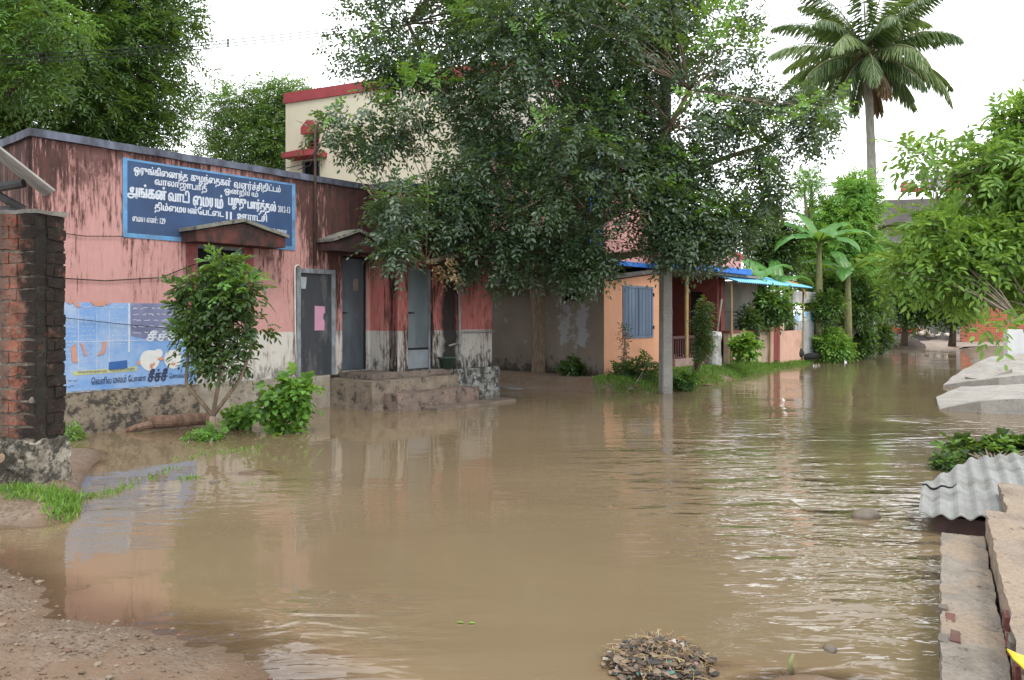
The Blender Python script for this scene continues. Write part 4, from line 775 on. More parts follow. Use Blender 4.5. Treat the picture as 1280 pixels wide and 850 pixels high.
# trees and thickets beyond
def back_tree(name, label, px, Y, poly, dep, n, cr, ns, ln, k, lw, mats, young, bark=BK_dark, z0=.3, droop=.3, top=None, spread=1.0):
    b = Vector(((px - 640) / F * Y, Y, z0 - .1)); PP, Yd = crown_points(shrink(poly, .6 * (cr + ln * .5) * F / Y), n, Y, dep); C = to_world(PP, Yd); C[:, 2] = np.maximum(C[:, 2], z0 + .2); zf = max(1.2, C[:, 2].min() * .8)
    return tree(name, label, 'tree', b, [b, b + Vector((.05, 0, zf * .5)), b + Vector((0, 0, zf))], [.2, .16, .14], b + Vector((0, 0, zf)), C, [clump_sprays(C, cr, ns, ln, k, *lw, young=young, droop=droop, spread=spread)], mats, bark, .09, 5)
back_tree('feathery_tree', 'bright feathery tree above the blue awning', 1032, 33, [(985, 300), (990, 280), (1012, 275), (1020, 255), (1050, 240), (1075, 215), (1092, 210), (1100, 240), (1095, 280), (1100, 310), (1090, 345), (1062, 350), (1040, 362), (1018, 352), (1000, 335)], 1.5, 175, .5, 24, .55, 12, (.13, .07), [L_moringa, L_bright2], .25, BK_pale, spread=1.15)
back_tree('feathery_tree', 'thin pale feathery tree against the white sky left of the palm trunk', 1010, 33, [(990, 232), (1000, 205), (1015, 198), (1022, 215), (1030, 245), (1016, 262), (1000, 262)], .9, 26, .4, 12, .55, 12, (.09, .045), [L_moringa, L_pale], .4, BK_pale, spread=1.15)
back_tree('thicket_tree', 'bushy bright tree filling the gap between bananas and palm trunk', 1050, 36, [(985, 300), (1010, 290), (1060, 285), (1105, 300), (1110, 390), (1060, 400), (1010, 380), (985, 350)], 1.2, 150, .5, 20, .5, 5, (.18, .085), [L_neem, L_bright], .45)
back_tree('thicket_tree', 'dark scraggly tree behind the ribbed fence', 1072, 37, [(1055, 360), (1062, 338), (1085, 330), (1108, 345), (1112, 398), (1090, 405), (1060, 402)], 1.2, 110, .42, 16, .5, 5, (.17, .07), [L_dark, L_main], .3, BK_pale)
back_tree('thicket_tree', 'leafy green tree at the bend of the far road', 1130, 41, [(1085, 330), (1100, 310), (1150, 300), (1190, 320), (1195, 365), (1190, 395), (1160, 402), (1120, 408), (1095, 385)], 2.2, 200, .6, 20, .6, 5, (.22, .1), [L_neem, L_bright], .45)
back_tree('thicket_tree', 'grey-green tree standing in front of the far red brick wall', 1190, 40, [(1160, 350), (1200, 335), (1225, 350), (1222, 385), (1208, 405), (1180, 410), (1165, 390)], 1.2, 90, .5, 16, .55, 5, (.2, .09), [L_dark, L_neem], .3)
back_tree('thicket_tree', 'dark green bush between the orange house roof and banana plants', 985, 30, [(925, 300), (940, 270), (985, 262), (1000, 300), (1000, 345), (960, 345), (930, 335)], 1.2, 90, .45, 18, .5, 5, (.16, .07), [L_dark, L_neem], .3)
# ------------------------------------------------------------------ banana plants
M_bleaf = leaf_mat('banana_leaf', (.06, .19, .04), (.1, .26, .06), spec=.5, trans=.4, rough=.35); M_bdry = leaf_mat('dry_banana_leaf', (.35, .2, .06), (.45, .28, .1), trans=.2); M_bstem = bark_mat('banana_stem', (.22, .24, .1), (.14, .13, .07))
def banana(label, px, Y, z0, zc, leaves):
    b = Vector(((px - 640) / F * Y, Y, z0)); t = thing('banana_plant', label, 'plant', b, 0, 'banana plants beyond the blue awning')
    m = MB(); top = b + Vector((0, 0, zc - z0)); m.tube([b, b.lerp(top, .5), top], [.17, .14, .08], 10); m.build('stem', M_bstem, t, world=True, smooth=True)
    for az, el, L, W, dry in leaves:
        mm = MB(); n = 26; rows = []; hd = Vector((math.cos(az), math.sin(az), 0)); sd = Vector((-math.sin(az), math.cos(az), 0)); p = Vector(top); a = el
        for i in range(n + 1):
            s_ = i / n; w = W * min(1, s_ * 6 + .05) * (1 - s_ ** 5) * .5 if s_ > .06 else .02
            rows.append((Vector(p), a, w)); p = p + (hd * math.cos(a) + Vector((0, 0, math.sin(a)))) * L / n; a -= (1.5 + .5 * dry) / n * (0.4 + 1.4 * s_)
        for sgn in (1, -1):
            j0 = 0
            while j0 < n:
                j1 = min(n, j0 + random.choice((2, 3, 4, 6))); vs = []; dr = random.uniform(.05, .35)
                for j in range(j0, j1 + 1):
                    q, a, w = rows[j]; k = (j - j0) / max(1, j1 - j0); w2 = w * (1 if j not in (j1,) else .97); up = Vector((-hd.x * math.sin(a), -hd.y * math.sin(a), math.cos(a)))
                    vs += [q, q + sd * sgn * w2 * .55 + up * w2 * .16, q + sd * sgn * w2 - up * w2 * dr]
                fs = []
                for j in range(j1 - j0): o = j * 3; fs += [(o, o + 1, o + 4, o + 3), (o + 1, o + 2, o + 5, o + 4)]
                mm.add(vs, fs); j0 = j1
        lf = mm.build('leaf', M_bdry if dry else M_bleaf, t, world=True, smooth=True)
        if dry: lf['label'] = 'dried orange-brown banana leaf'
        m2 = MB(); m2.tube([r[0] - Vector((0, 0, .012)) for r in rows[::3]], [.03 * (1 - .08 * i) for i in range(len(rows[::3]))], 6); m2.build('midrib', M_bstem, lf)
        if lf: lf.children[0].data.transform(Matrix.Translation(-b))
banana('banana plant with torn leaves just behind the blue awning', 972, 28.5, .3, 3.0, [(2.6, 1.0, 2.1, .62, 0), (3.5, .75, 2.0, .6, 0), (.2, .5, 1.7, .5, 0), (-.3, .2, 1.4, .5, 1), (1.4, 1.2, 1.8, .5, 0), (4.5, .5, 1.6, .55, 0)])
banana('tall banana plant whose leaves stand against the white sky', 1024, 29.6, .3, 4.6, [(2.9, .8, 2.6, .7, 0), (2.3, 1.25, 2.4, .6, 0), (.5, .9, 2.3, .7, 0), (3.5, .4, 2.4, .75, 0), (-.4, .6, 2.2, .65, 0), (4.6, .6, 2.0, .7, 0), (5.3, .3, 2.0, .6, 0)])
banana('broad banana plant rising over the ribbed sheet, right of the tall one', 1060, 30, .3, 3.4, [(3.0, .7, 2.2, .7, 0), (4.2, .4, 2.1, .7, 0), (5.2, .7, 2.2, .65, 0), (.2, .8, 2.0, .6, 0), (1.7, 1.2, 1.8, .55, 0)])
banana('banana plant with a dry hanging leaf above the ribbed fence', 1082, 34, .3, 3.6, [(.0, .5, 2.3, .6, 0), (-.5, .25, 2.2, .6, 0), (2.9, .8, 2.0, .55, 0), (3.6, -.4, 1.5, .5, 1), (4.4, .6, 1.8, .55, 0)])
banana('young banana plant hidden by leaves between tree crown and bananas', 950, 27, .3, 3.1, [(3.0, .6, 1.7, .5, 0), (2.2, 1.1, 1.7, .45, 0), (.3, .8, 1.6, .5, 0), (4.4, .5, 1.5, .5, 0)])
# ------------------------------------------------------------------ coconut palm
Yp = 36.0; pb = Vector(((1084 - 640) / F * Yp, Yp, .2)); pc = PT(1083, 78, Yp); P_ = thing('coconut_palm', 'tall coconut palm with drooping fronds against the white sky', 'tree', pb)
m = MB(); n = 40; m.tube([pb.lerp(pc, i / n) + Vector((.25 * math.sin(i / n * 3.1), 0, 0)) for i in range(n + 1)], [(.26 - .1 * i / n) * (1 + .06 * (i % 2)) for i in range(n + 1)], 10); m.build('trunk', bark_mat('palm_bark', (.26, .25, .21), (.15, .14, .12), 9), P_, world=True, smooth=True)
fr = []; N = 38
for i in range(N):
    az = i * 2.39996; el = 1.35 - 2.1 * (i / N) ** 1.05 + random.uniform(-.1, .1); fr.append((az, el, random.uniform(3.9, 4.9) * (1 if i < N - 7 else .72), i))
for az, el, L, i in fr:
    hd = Vector((math.cos(az), math.sin(az), 0)); p = pc + Vector((0, 0, .25)) + hd * .12; a = el; pts = [Vector(p)]; n = 16; bend = random.uniform(1.1, 1.5) * (1 if el > -.2 else .55)
    for j in range(n): p = p + (hd * math.cos(a) + Vector((0, 0, math.sin(a)))) * L / n; a -= bend / n * (.5 + j / n); a = max(a, -1.45); pts.append(Vector(p))
    m = MB(); m.tube(pts, [.045 * (1 - .9 * j / n) + .005 for j in range(n + 1)], 5); fo = m.build('frond', M_bstem if i < N - 7 else BK_pale, P_, world=True, smooth=True)
    K = 84; A = np.array([pts[min(n, int(n * q))].lerp(pts[min(n, int(n * q) + 1)], n * q - int(n * q)) for q in np.linspace(.14, .995, K)]); T = nrm(np.gradient(A, axis=0)); sd = np.array([-math.sin(az), math.cos(az), 0])
    s_ = np.linspace(0, 1, K); LL = 1.02 * (np.sin(np.pi * (s_ * .82 + .14)) ** .7) + .1; ss = []
    for sgn in (1, -1):
        D = T * (.55 + .5 * s_)[:, None] + sgn * sd[None] * (.85 - .3 * s_)[:, None] + np.array([0, 0, -.85 - .35 * (el < 0)]) + rng.normal(0, .1, (K, 3)); ss.append((A, D, np.tile(UP, (K, 1)) + rng.normal(0, .2, (K, 3)), LL * rng.uniform(.85, 1.1, K), np.full(K, .062), 0))
    lo = leaf_obj('leaflets', [(*q[:5], 0) for q in ss], [L_dead if i >= N - 2 else (L_palmy if i % 3 == 2 else L_palm)], None)
    lo.data.transform(Matrix.Translation(-pb)); lo.parent = fo
for k in range(9):
    a = k * 2.4; nb = MB(); nb.rock((pc.x + .32 * math.cos(a), pc.y + .32 * math.sin(a), pc.z - .15 - .1 * (k % 3)), .15, (1, 1, 1.15), sub=2, rough=.03); nb.build('coconut', simple('coconut_husk', (.16, .15, .06), (.11, .1, .045), 6) if k == 0 else bpy.data.materials['coconut_husk'], P_, world=True, smooth=True)
# ------------------------------------------------------------------ the near tree reaching in from the right
poly = [(1420, 80), (1290, 105), (1266, 128), (1248, 165), (1215, 186), (1168, 176), (1128, 180), (1150, 196), (1196, 205), (1180, 214), (1215, 226), (1262, 250), (1250, 288), (1190, 296), (1150, 306), (1112, 322), (1085, 334), (1102, 345), (1130, 355), (1168, 368), (1200, 382), (1222, 382), (1250, 368), (1290, 372), (1420, 370)]
PP, Yd = crown_points(shrink(poly, 16), 210, 9.6, 1.2); C = to_world(PP, Yd); base = Vector((7.9, 9.8, .05))
xr = to_world(np.column_stack([rng.uniform(1150, 1245, 16), rng.uniform(272, 312, 16)]), rng.uniform(8.9, 10.2, 16)); C = np.concatenate([C, xr])
sets = [clump_sprays(C, .22, 12, .32, 8, .125, .046, young=.45, spread=.85, droop=.2)]
tw = to_world(np.array([(1232, 408), (1248, 412), (1130, 182), (1150, 190), (1172, 232)]), np.array([8.6, 8.5, 9.4, 9.4, 9.2])); sets.append(clump_sprays(tw, .1, 7, .26, 6, .13, .05, young=0, spread=.85, droop=.3))
tree('overhanging_tree', 'bright broad-leaved tree reaching in from the right edge over the lane', 'tree', base, [base, base + Vector((.05, 0, 1.2)), base + Vector((-.1, 0, 2.3))], [.2, .16, .14], base + Vector((-.1, 0, 2.3)), np.concatenate([C, tw]), sets, [L_near, L_bright2], BK_pale, .075, 7, rt=.009)
# ================================================================== brick column, shed roof, logs (left edge)
M_brick = None
s = NT('old_brick'); g = s.n('ShaderNodeNewGeometry'); v = s.coord(); xyz = s.sep(v)
c = s.mix(g.outputs['Random Per Island'], (.17, .052, .03), (.29, .09, .048)); c = s.mix(s.ramp(s.noise(16, v, 7, .75), .4, .62, 0, .9), c, (.15, .12, .1))
right = s.ramp(s.math('ADD', xyz[0], s.math('MULTIPLY', s.noise(7, v, 4), .2)), .1, .3)
left = s.ramp(s.math('ADD', xyz[0], s.math('MULTIPLY', s.noise(6, s.coord(loc=(4, 4, 4)), 4), .16)), -.06, .03, .75, 0)
bl = s.ramp(s.math('ADD', s.noise(6, v, 7, .7), s.math('MULTIPLY', right, .3)), .5, .72, 0, .96)
c = s.mix(left, c, (.09, .07, .058)); c = s.mix(bl, c, (.018, .016, .014)); s.pbsdf(c, .92, .15, s.bump(s.noise(40, v, 6, .7), .9, .015)); M_brick = s.m
s = NT('lime_mortar'); v = s.coord(); xyz = s.sep(v); c = s.mix(s.ramp(s.noise(12, v, 6), .4, .65), (.19, .165, .135), (.08, .068, .055)); c = s.mix(s.ramp(xyz[0], .2, .25, 0, .92), c, (.016, .015, .013)); s.pbsdf(c, .95, .1, s.bump(s.noise(40, v, 6), .9, .015)); M_mort = s.m
bc = Vector((-4.9, 7.78, .05)); bt = thing('brick_column', 'weathered brick column blackened on one side at the left edge', 'column', bc, R(-14))
m = MB(); z = .5; k = 0; mo = MB(); mo.box(-.188, .248, -.152, .188, .42, 2.72)
while z < 2.62:
    xs = (-.2, .045, .255) if k % 2 else (-.2, -.06, .255)
    ys = (-.16, .06, .2) if k % 2 else (-.16, -.03, .2)
    for a, b in zip(xs, xs[1:]):
        j = lambda: random.uniform(-.009, .009)
        m.box(a + .007, b - .007, -.168 + j(), -.04, z + j(), z + .105 + j())
    for a, b in zip(ys[0:], ys[1:]):
        if a < -.1: a = -.038
        if b - a > .05: m.box(.11, .262 + random.uniform(-.01, .008), a + .005, b - .005, z + random.uniform(-.008, .008), z + .105 + random.uniform(-.008, .008))
    z += .124; k += 1
m.build('bricks', M_brick, bt, rough=(.009, 3, .05)); mo.build('mortar_core', M_mort, bt, rough=(.008, 4, .08))
MB().box(-.2, .27, -.17, .21, 2.721, 2.76).build('cap', conc('mortar_cap', (.3, .28, .25), (.2, .18, .16), .5), bt, rough=(.012, 4, .08))
m = MB(); m.box(-.22, .285, -.185, .24, -.25, .47); m.build('plaster_base', conc('limewashed_base', (.42, .38, .31), (.2, .17, .13), 1.6), bt, rough=(.02, 5, .05))
wl = thing('rubble_wall', 'low broken plastered wall running out of frame beside the brick column', 'wall', (bc.x - .23, bc.y - .02, 0), R(-170))
MB().box(0, 2.2, -.13, .16, -.2, .4).build('wall', conc('rubble_plaster', (.36, .31, .27), (.17, .14, .12), 1.6), wl, rough=(.02, 4, .1))
lg = [((-5.9, 7.3, .72), (-5.02, 7.1, .6), .05, 'peeled pale log end, uppermost beside the brick column', (.34, .26, .19)), ((-6.0, 7.35, .57), (-4.74, 7.12, .44), .048, 'longest dark log with a cut end before the brick column', (.12, .085, .075)), ((-6.0, 7.2, .46), (-4.98, 6.98, .36), .06, 'thick grey log lowest beside the brick column', (.17, .14, .135))]
for a, b, r, lab, cc in lg:
    a, b = Vector(a), Vector(b); t = thing('timber_log', lab, 'log', a, 0, 'logs stacked by the brick column'); m = MB(); pts = [a.lerp(b, i / 6) + Vector((0, 0, random.uniform(-.01, .01))) for i in range(7)]
    m.tube(pts, [r * random.uniform(.92, 1.06) for _ in pts], 12); m.build('log', bark_mat('log_bark', cc, tuple(x * .5 for x in cc)), t, world=True)
    dd = (b - a).normalized(); m = MB(); m.tube([b + dd * .001, b + dd * .006], r * .88, 12); m.tube([b + dd * .006, b + dd * .008], r * .3, 8); m.build('cut_end', simple('cut_wood', (.42, .3, .2), (.3, .2, .13), 12), t, world=True)
m_ = MB(); a = Vector((-5.7, 7.3, 0)); t = thing('log_support', 'rough stub of masonry holding up the three logs', 'support', a); MB().box(-.25, .25, -.25, .12, -.1, .31).build('support', conc('stub', (.2, .17, .15), (.1, .08, .07), 1.2), t, rough=(.02, 3, .1))
sr = thing('shed_roof', 'grey corrugated shed roof edge sloping down at the upper left', 'roof', (-5.3, 7.4, 0))
m = MB(); e1 = PT(68, 239, 7.0); e0 = PT(-60, 138, 7.0); u = (e1 - e0).normalized(); vdir = Vector((-.66, 1, .14)); m.corr(e0, -vdir, (e1 - e0), 1.9, (e1 - e0).length, .17, .02, .012) if False else m.corr(e0 + vdir.normalized() * 1.9, -vdir, (e1 - e0), 1.9, (e1 - e0).length, .17, .02, .012)
M_asb = simple('asbestos_cement', (.3, .29, .26), (.2, .19, .17), 4, .85, bump=.3, dirt=(.07, .06, .05), dirt_amt=.6); m.build('roof_sheet', M_asb, sr, world=True)
m = MB(); m.tube([PT(-70, 246, 7.6), PT(30, 229, 7.6)], .045, 8); m.tube([PT(-40, 223, 7.5), PT(30, 262, 7.75)], .04, 8); m.tube([PT(-60, 262, 7.6), PT(30, 263, 7.75)], .04, 8); m.build('beam', simple('shed_timber', (.1, .1, .1), (.06, .06, .06), 6), sr, world=True)
m = MB(); m.corr(PT(-140, 250, 8.9), Vector((1, .0, 0)), Vector((0, 0, 1)), .85, 1.1, .15, .02); m.build('back_sheet', M_dark, sr, world=True)
# driftwood log by the plinth
a, b = G(183, 530, .1), G(268, 524, .1); t = thing('driftwood_log', 'old brown tree trunk lying in the water along the mural wall', 'log', a)
m = MB(); pts = [a.lerp(b, i / 8) + Vector((random.uniform(-.01, .01), 0, random.uniform(-.01, .01) + .02)) for i in range(9)]; m.tube(pts, [.08, .1, .105, .1, .1, .098, .1, .095, .09], 14); m.tube([pts[0] + Vector((.1, -.03, -.02)), pts[0] + Vector((-.12, -.12, -.06)), pts[0] + Vector((-.3, -.2, -.14))], [.07, .045, .02], 8)
m.build('log', bark_mat('driftwood', (.2, .125, .09), (.09, .055, .04), 14), t, world=True, rough=(.008, 2, .08))
# ================================================================== pole and wires
pp = G(832, 487, .08); t = thing('utility_pole', 'grey concrete utility pole rising into the tree crown', 'pole', pp, R(20))
m = MB(); h = 9.6
m.add([(-.135, -.1, -.3), (.135, -.1, -.3), (.135, .1, -.3), (-.135, .1, -.3), (-.09, -.08, h), (.09, -.08, h), (.09, .08, h), (-.09, .08, h)], [(0, 3, 2, 1), (4, 5, 6, 7), (0, 1, 5, 4), (1, 2, 6, 5), (2, 3, 7, 6), (3, 0, 4, 7)]); m.build('shaft', conc('pole_concrete', (.34, .325, .295), (.25, .235, .215), .4), t, bevel=.015)
m = MB()
for k in range(5): zz = 1.75 + k * .012; m.tube([(-.12, -.093, zz), (.12, -.093, zz)], .008, 5)
m.build('wire_binding', M_pipe, t); m = MB(); m.box(-.6, .6, -.13, -.085, 9.2, 9.28); m.build('cross_arm', M_dark, t)
for k, (x, lab) in enumerate(((-.5, 'upper of the overhead wires crossing the tree at top left'), (0, 'middle of the overhead wires crossing the tree at top left'), (.5, 'lowest of the overhead wires crossing the tree at top left'))):
    st = Vector((pp.x + x * .8, pp.y - .1, 9.4)); en = PT(-260, 68 + k * 7, 11.0 + k * .3); mid_ = PT(285, 50 + k * 4, 13.6 + .2 * k); pts = []
    for i in range(25):
        q = i / 24; pts.append(st * ((1 - q) * (1 - 2 * q)) + mid_ * (4 * q * (1 - q)) + en * (q * (2 * q - 1)))
    o = MB().tube(pts, .008, 5).build('overhead_wire', M_dark); tag(o, lab, 'wire', 'overhead wires to the left of the pole')
    if k == 0: sp0 = mid_
t = thing('wire_spacer', 'short dark spacer clipped between the wires in the sky at top left', 'spacer', sp0); m = MB(); m.box(-.012, .012, -.012, .012, -.12, .02); m.build('spacer', M_dark, t)
for k, lab in enumerate(('upper wire crossing the white sky left of the palm', 'lower wire crossing the white sky left of the palm')):
    st = Vector((pp.x + .1, pp.y, 8.3 - .25 * k)); mid_ = PT(945 + 3 * k, 12 + 14 * k, 15.2); dirv = (mid_ - st); en = st + dirv * 6; pts = [st.lerp(en, i / 12) - Vector((0, 0, .15 * math.sin(i / 12 * 3.14))) for i in range(13)]
    tag(MB().tube(pts, .008, 5).build('overhead_wire', M_dark), lab, 'wire', 'overhead wires to the right of the pole')
# ================================================================== left bank bits and pieces
def at(t_, n): return LW(H0, t_, n)
def GG(px, py):
    z = .2
    for _ in range(12): g = G(px, py, z); z = .5 * z + .5 * max(0.0, float(height(np.array([g.x]), np.array([g.y]))[0]))
    return G(px, py, z)
q = GG(894, 458); t = thing('wrapped_stump', 'white plastic sheet wrapped round a short leaning post by the veranda', 'post', q)
m = MB(); m.lathe([(.2, -.05), (.19, .2), (.16, .5), (.17, .75), (.2, .9), (.17, 1.0), (.05, 1.03)], seg=14); m.build('wrapping', simple('white_plastic', (.6, .6, .58), (.38, .38, .37), 7, .4, .5, .8, 12), t, rough=(.03, 1)); m = MB(); m.tube([(0, 0, .2), (.08, 0, 1.2), (.2, .02, 2.0)], .03, 7); m.build('stake', BK_pale, t, smooth=True)
q = GG(862, 458); t = thing('tyre_planter', 'dark tyre leaning among weeds before the maroon railing', 'tyre', q)
m = MB(); ring = [(0.3 * math.cos(a), .1 * math.sin(a) * 1, .28 + .27 * math.sin(a)) for a in np.linspace(0, 2 * math.pi, 20)]; m.tube(ring, .085, 8, cap=False); m.build('tyre', simple('black_rubber', (.025, .025, .025), (.015, .015, .015), 8, .7), t, smooth=True)
q = GG(977, 449); t = thing('green_pot', 'tipped turquoise plastic pot on the grass by the peach wall', 'pot', q)
m = MB(); m.lathe([(0, 0), (.2, .02), (.3, .2), (.34, .42), (.31, .42), (.27, .2), (0, .06)], seg=18); o = m.build('pot', simple('turquoise_plastic', (.06, .32, .26), (.05, .25, .21), 6, .45), t, smooth=True); o.rotation_euler = (R(-70), R(15), 0); o.location = (0, 0, .2)
q = GG(993, 449); t = thing('black_pot', 'small black pot lying beside the turquoise one', 'pot', q); o = MB().lathe([(0, 0), (.14, .02), (.2, .3), (.17, .3), (0, .05)], seg=14).build('pot', bpy.data.materials['black_rubber'], t, smooth=True); o.rotation_euler = (0, R(70), .5); o.location = (0, 0, .15)
q = GG(944, 447); t = thing('grey_bucket', 'grey bucket half hidden by the low shrub near the compound wall', 'bucket', q); MB().lathe([(0, 0), (.2, 0), (.26, .45), (.24, .45), (.18, .05), (0, .05)], seg=16).build('bucket', M_pipe, t, smooth=True)
# white sheet, tarpaulin, corrugated gate and ribbed fences
def fence_frame(px, n=.0): return LW(H0, tpx(px, n, H0), n)
a, b = PT(991, 378, 28.6), PT(1022, 378, 30.2); ang = math.atan2(b.y - a.y, b.x - a.x); Lw = (Vector((b.x, b.y, 0)) - Vector((a.x, a.y, 0))).length
t = thing('white_board', 'white sheet panel raised above the blue tarpaulin', 'panel', (a.x, a.y, 0), ang); MB().box(0, Lw, 0, .05, a.z, a.z + .43).build('panel', simple('white_sheet', (.72, .72, .7), (.62, .62, .6), 2, .6), t); m = MB(); m.tube([(.05, .08, .2), (.05, .08, a.z + .4)], .03); m.tube([(Lw - .05, .08, .2), (Lw - .05, .08, a.z + .4)], .03); m.build('post', BK_pale, t)
t = thing('blue_tarpaulin', 'pale blue and white tarpaulin tied below the white panel', 'tarpaulin', (a.x, a.y, 0), ang); m = MB(); nx_, nz_ = 14, 8; vs = []; z0 = PT(0, 412, 28.6).z; z1 = PT(0, 388, 28.6).z
for j in range(nz_ + 1):
    for i in range(nx_ + 1): x = Lw * i / nx_; vs.append((x, -.06 + .05 * math.sin(i * .9 + j * .6) * (1 - j / nz_ * .6), z0 + (z1 - z0 - .08 * (1 - i / nx_)) * j / nz_))
m.add(vs, [(j * 15 + i, j * 15 + i + 1, j * 15 + i + 16, j * 15 + i + 15) for j in range(nz_) for i in range(nx_)])
s = NT('tarp_print'); v = s.coord(); c = s.mix(s.ramp(s.noise(1.5, v, 3, .5, 1.5), .42, .56), (.18, .42, .66), (.6, .68, .72)); s.pbsdf(c, .45, .4); o = m.build('sheet', s.m, t, smooth=True); md = o.modifiers.new('thickness', 'SOLIDIFY'); md.thickness = .008
M_zinc = simple('zinc_sheet', (.42, .44, .45), (.3, .32, .33), 3, .5, .5, .1, dirt=(.2, .17, .14), dirt_amt=.4)
t = thing('corrugated_gate', 'upright corrugated metal gate below the blue tarpaulin', 'gate', (a.x, a.y, 0), ang); z0 = .3
m = MB(); m.corr((-.15, -.1, z0), (1, 0, 0), (0, 0, 1), Lw + .1, 1.3, .16, .025); m.build('sheet', M_zinc, t); m = MB(); m.tube([(-.15, -.16, z0 - .3), (-.15, -.16, z0 + 1.3)], .05); m.build('post', M_white, t)
t = thing('tyre_pile', 'dark rolled tarpaulin lying along the foot of the corrugated gate', 'bundle', (a.x, a.y, 0), ang); MB().tube([(0, -.35, .25), (.8, -.4, .28), (Lw - .1, -.35, .24)], [.1, .13, .1], 8).build('bundle', M_dark, t, smooth=True); t.name = 'rolled_tarpaulin'
def ribbed(label, pxa, pxb, ya, yb, Ya, Yb):
    a, b = PT(pxa, yb, Ya), PT(pxb, yb, Yb); ang = math.atan2(b.y - a.y, b.x - a.x); L = math.hypot(b.x - a.x, b.y - a.y); t = thing('ribbed_fence', label, 'fence', (a.x, a.y, 0), ang, 'ribbed metal fence sheets on the left bank')
    m = MB(); m.corr((0, 0, max(a.z, .1)), (0, 0, 1), (1, 0, 0), PT(0, ya, Ya).z - max(a.z, .1), L, .19, .03); m.build('sheet', M_zinc, t); m = MB(); m.tube([(.05, .08, -.1), (.05, .08, PT(0, ya, Ya).z + .05)], .05); m.tube([(L - .05, .08, -.1), (L - .05, .08, PT(0, ya, Ya).z + .05)], .05); m.build('post', BK_pale, t)
ribbed('horizontally ribbed metal sheet standing behind the lime bush', 1030, 1064, 376, 425, 30.5, 32.5)
ribbed('lower ribbed metal sheet near the last bush on the left bank', 1070, 1106, 402, 436, 33, 37)
q = PT(1071, 434, 33); t = thing('wooden_post', 'thin pale wooden post standing behind the ribbed sheets', 'post', (q.x, q.y, .1)); MB().tube([(0, 0, 0), (.03, 0, 1.5), (.02, 0, 2.9)], [.09, .08, .07]).build('post', BK_pale, t, smooth=True)
# grass on the left bank, in the shallows and by the column (nobody could count the blades)
def grass(name, label, pts, L, dens_r, k=9, mats=None, mi=0):
    pts = np.asarray(pts); n = len(pts); P = np.repeat(pts, k, 0) + np.concatenate([rng.normal(0, dens_r, (n * k, 2)), np.zeros((n * k, 1))], 1); P[:, 2] = np.maximum(height(P[:, 0], P[:, 1]), -.06) - .01
    D = rng.normal(0, .45, (n * k, 3)); D[:, 2] = 1; U = rng.normal(0, 1, (n * k, 3)); LL = L * rng.uniform(.5, 1.3, n * k)
    o = leaf_obj(name, [(P, D, U, LL, LL * .09 + .006, (rng.random(n * k) < .22).astype(int))], mats or [L_grass, L_bright2], None); tag(o, label, 'grass', kind='stuff'); return o
tt_ = rng.uniform(-1.6, 19, 9000); nn_ = rng.uniform(-.2, 2.4, 9000); bx = H0.x + d_.x * tt_ + n_.x * nn_; by = H0.y + d_.y * tt_ + n_.y * nn_; bh = height(bx, by)
ok = (bh > -.01) & (nn_ > np.where(tt_ < 4, .25, .3)) & (fbm(bx, by, 1.1, 31) > -.22); bp = np.stack([bx, by, bh], 1)[ok][:3600]; print('bank grass', len(bp))
grass('bank_grass', 'short green grass on the bank in front of the orange house', bp, .1, .08, 12)
gp = [(*G(60 + 38 * rng.random(), 622 + 22 * rng.random(), .06)[:2], 0) for _ in range(110)] + [(*G(5 + 80 * rng.random(), 612 + 16 * rng.random(), .08)[:2], 0) for _ in range(100)]
grass('column_grass', 'fresh green grass at the foot of the brick column', gp, .075, .05, 6)
def strip(a, b, w, n): return [(*(G(*a).lerp(G(*b), q) + Vector((rng.normal(0, w), rng.normal(0, w), 0)))[:2], 0) for q in rng.random(n)]
wg = strip((85, 630), (165, 607), .05, 60) + strip((165, 602), (225, 585), .08, 30) + [(*(G(238, 598) + Vector((rng.normal(0, .04), rng.normal(0, .04), 0)))[:2], 0) for _ in range(16)] + strip((225, 575), (330, 560), .16, 50) + [(*(G(288, 607) + Vector((rng.normal(0, .08), rng.normal(0, .05), 0)))[:2], 0) for _ in range(5)]
grass('water_grass', 'sparse grass blades poking out of the shallow water near the sapling', wg, .1, .025, 6)
# litter of twigs and dry leaves by the pole foot
lp = np.array([[*(at(rng.normal(1.6, .9), rng.normal(1.15, .3)))[:2], 0] for _ in range(420)]); lp[:, 2] = np.maximum(height(lp[:, 0], lp[:, 1]), 0) + .02
D = rng.normal(0, 1, (420, 3)); D[:, 2] *= .35; tag(leaf_obj('dry_litter', [(lp, D, np.tile(UP, (420, 1)) + rng.normal(0, .4, (420, 3)), rng.uniform(.08, .22, 420), rng.uniform(.02, .07, 420), 0)], [L_dead], None), 'brown dry leaves and twigs heaped beside the pole', 'litter', kind='stuff')
# ================================================================== far end of the lane
M_rbrick = NT('red_brickwork'); s = M_rbrick; v = s.coord(); bk = s.n('ShaderNodeTexBrick'); mpv = s.n('ShaderNodeCombineXYZ'); xyz = s.sep(v); s.l(xyz[0], mpv.inputs[0]); s.l(xyz[2], mpv.inputs[1]); s.l(mpv.outputs[0], bk.inputs['Vector'])
bk.inputs['Color1'].default_value = (.34, .075, .042, 1); bk.inputs['Color2'].default_value = (.26, .058, .035, 1); bk.inputs['Mortar'].default_value = (.3, .18, .13, 1); bk.inputs['Scale'].default_value = 1; bk.inputs['Brick Width'].default_value = .24; bk.inputs['Row Height'].default_value = .1; bk.inputs['Mortar Size'].default_value = .012
s.pbsdf(s.mix(s.ramp(s.noise(1.2, v, 6, .7), .5, .75, 0, .5), bk.outputs[0], (.2, .08, .06)), .9, .15); M_rbrick = s.m
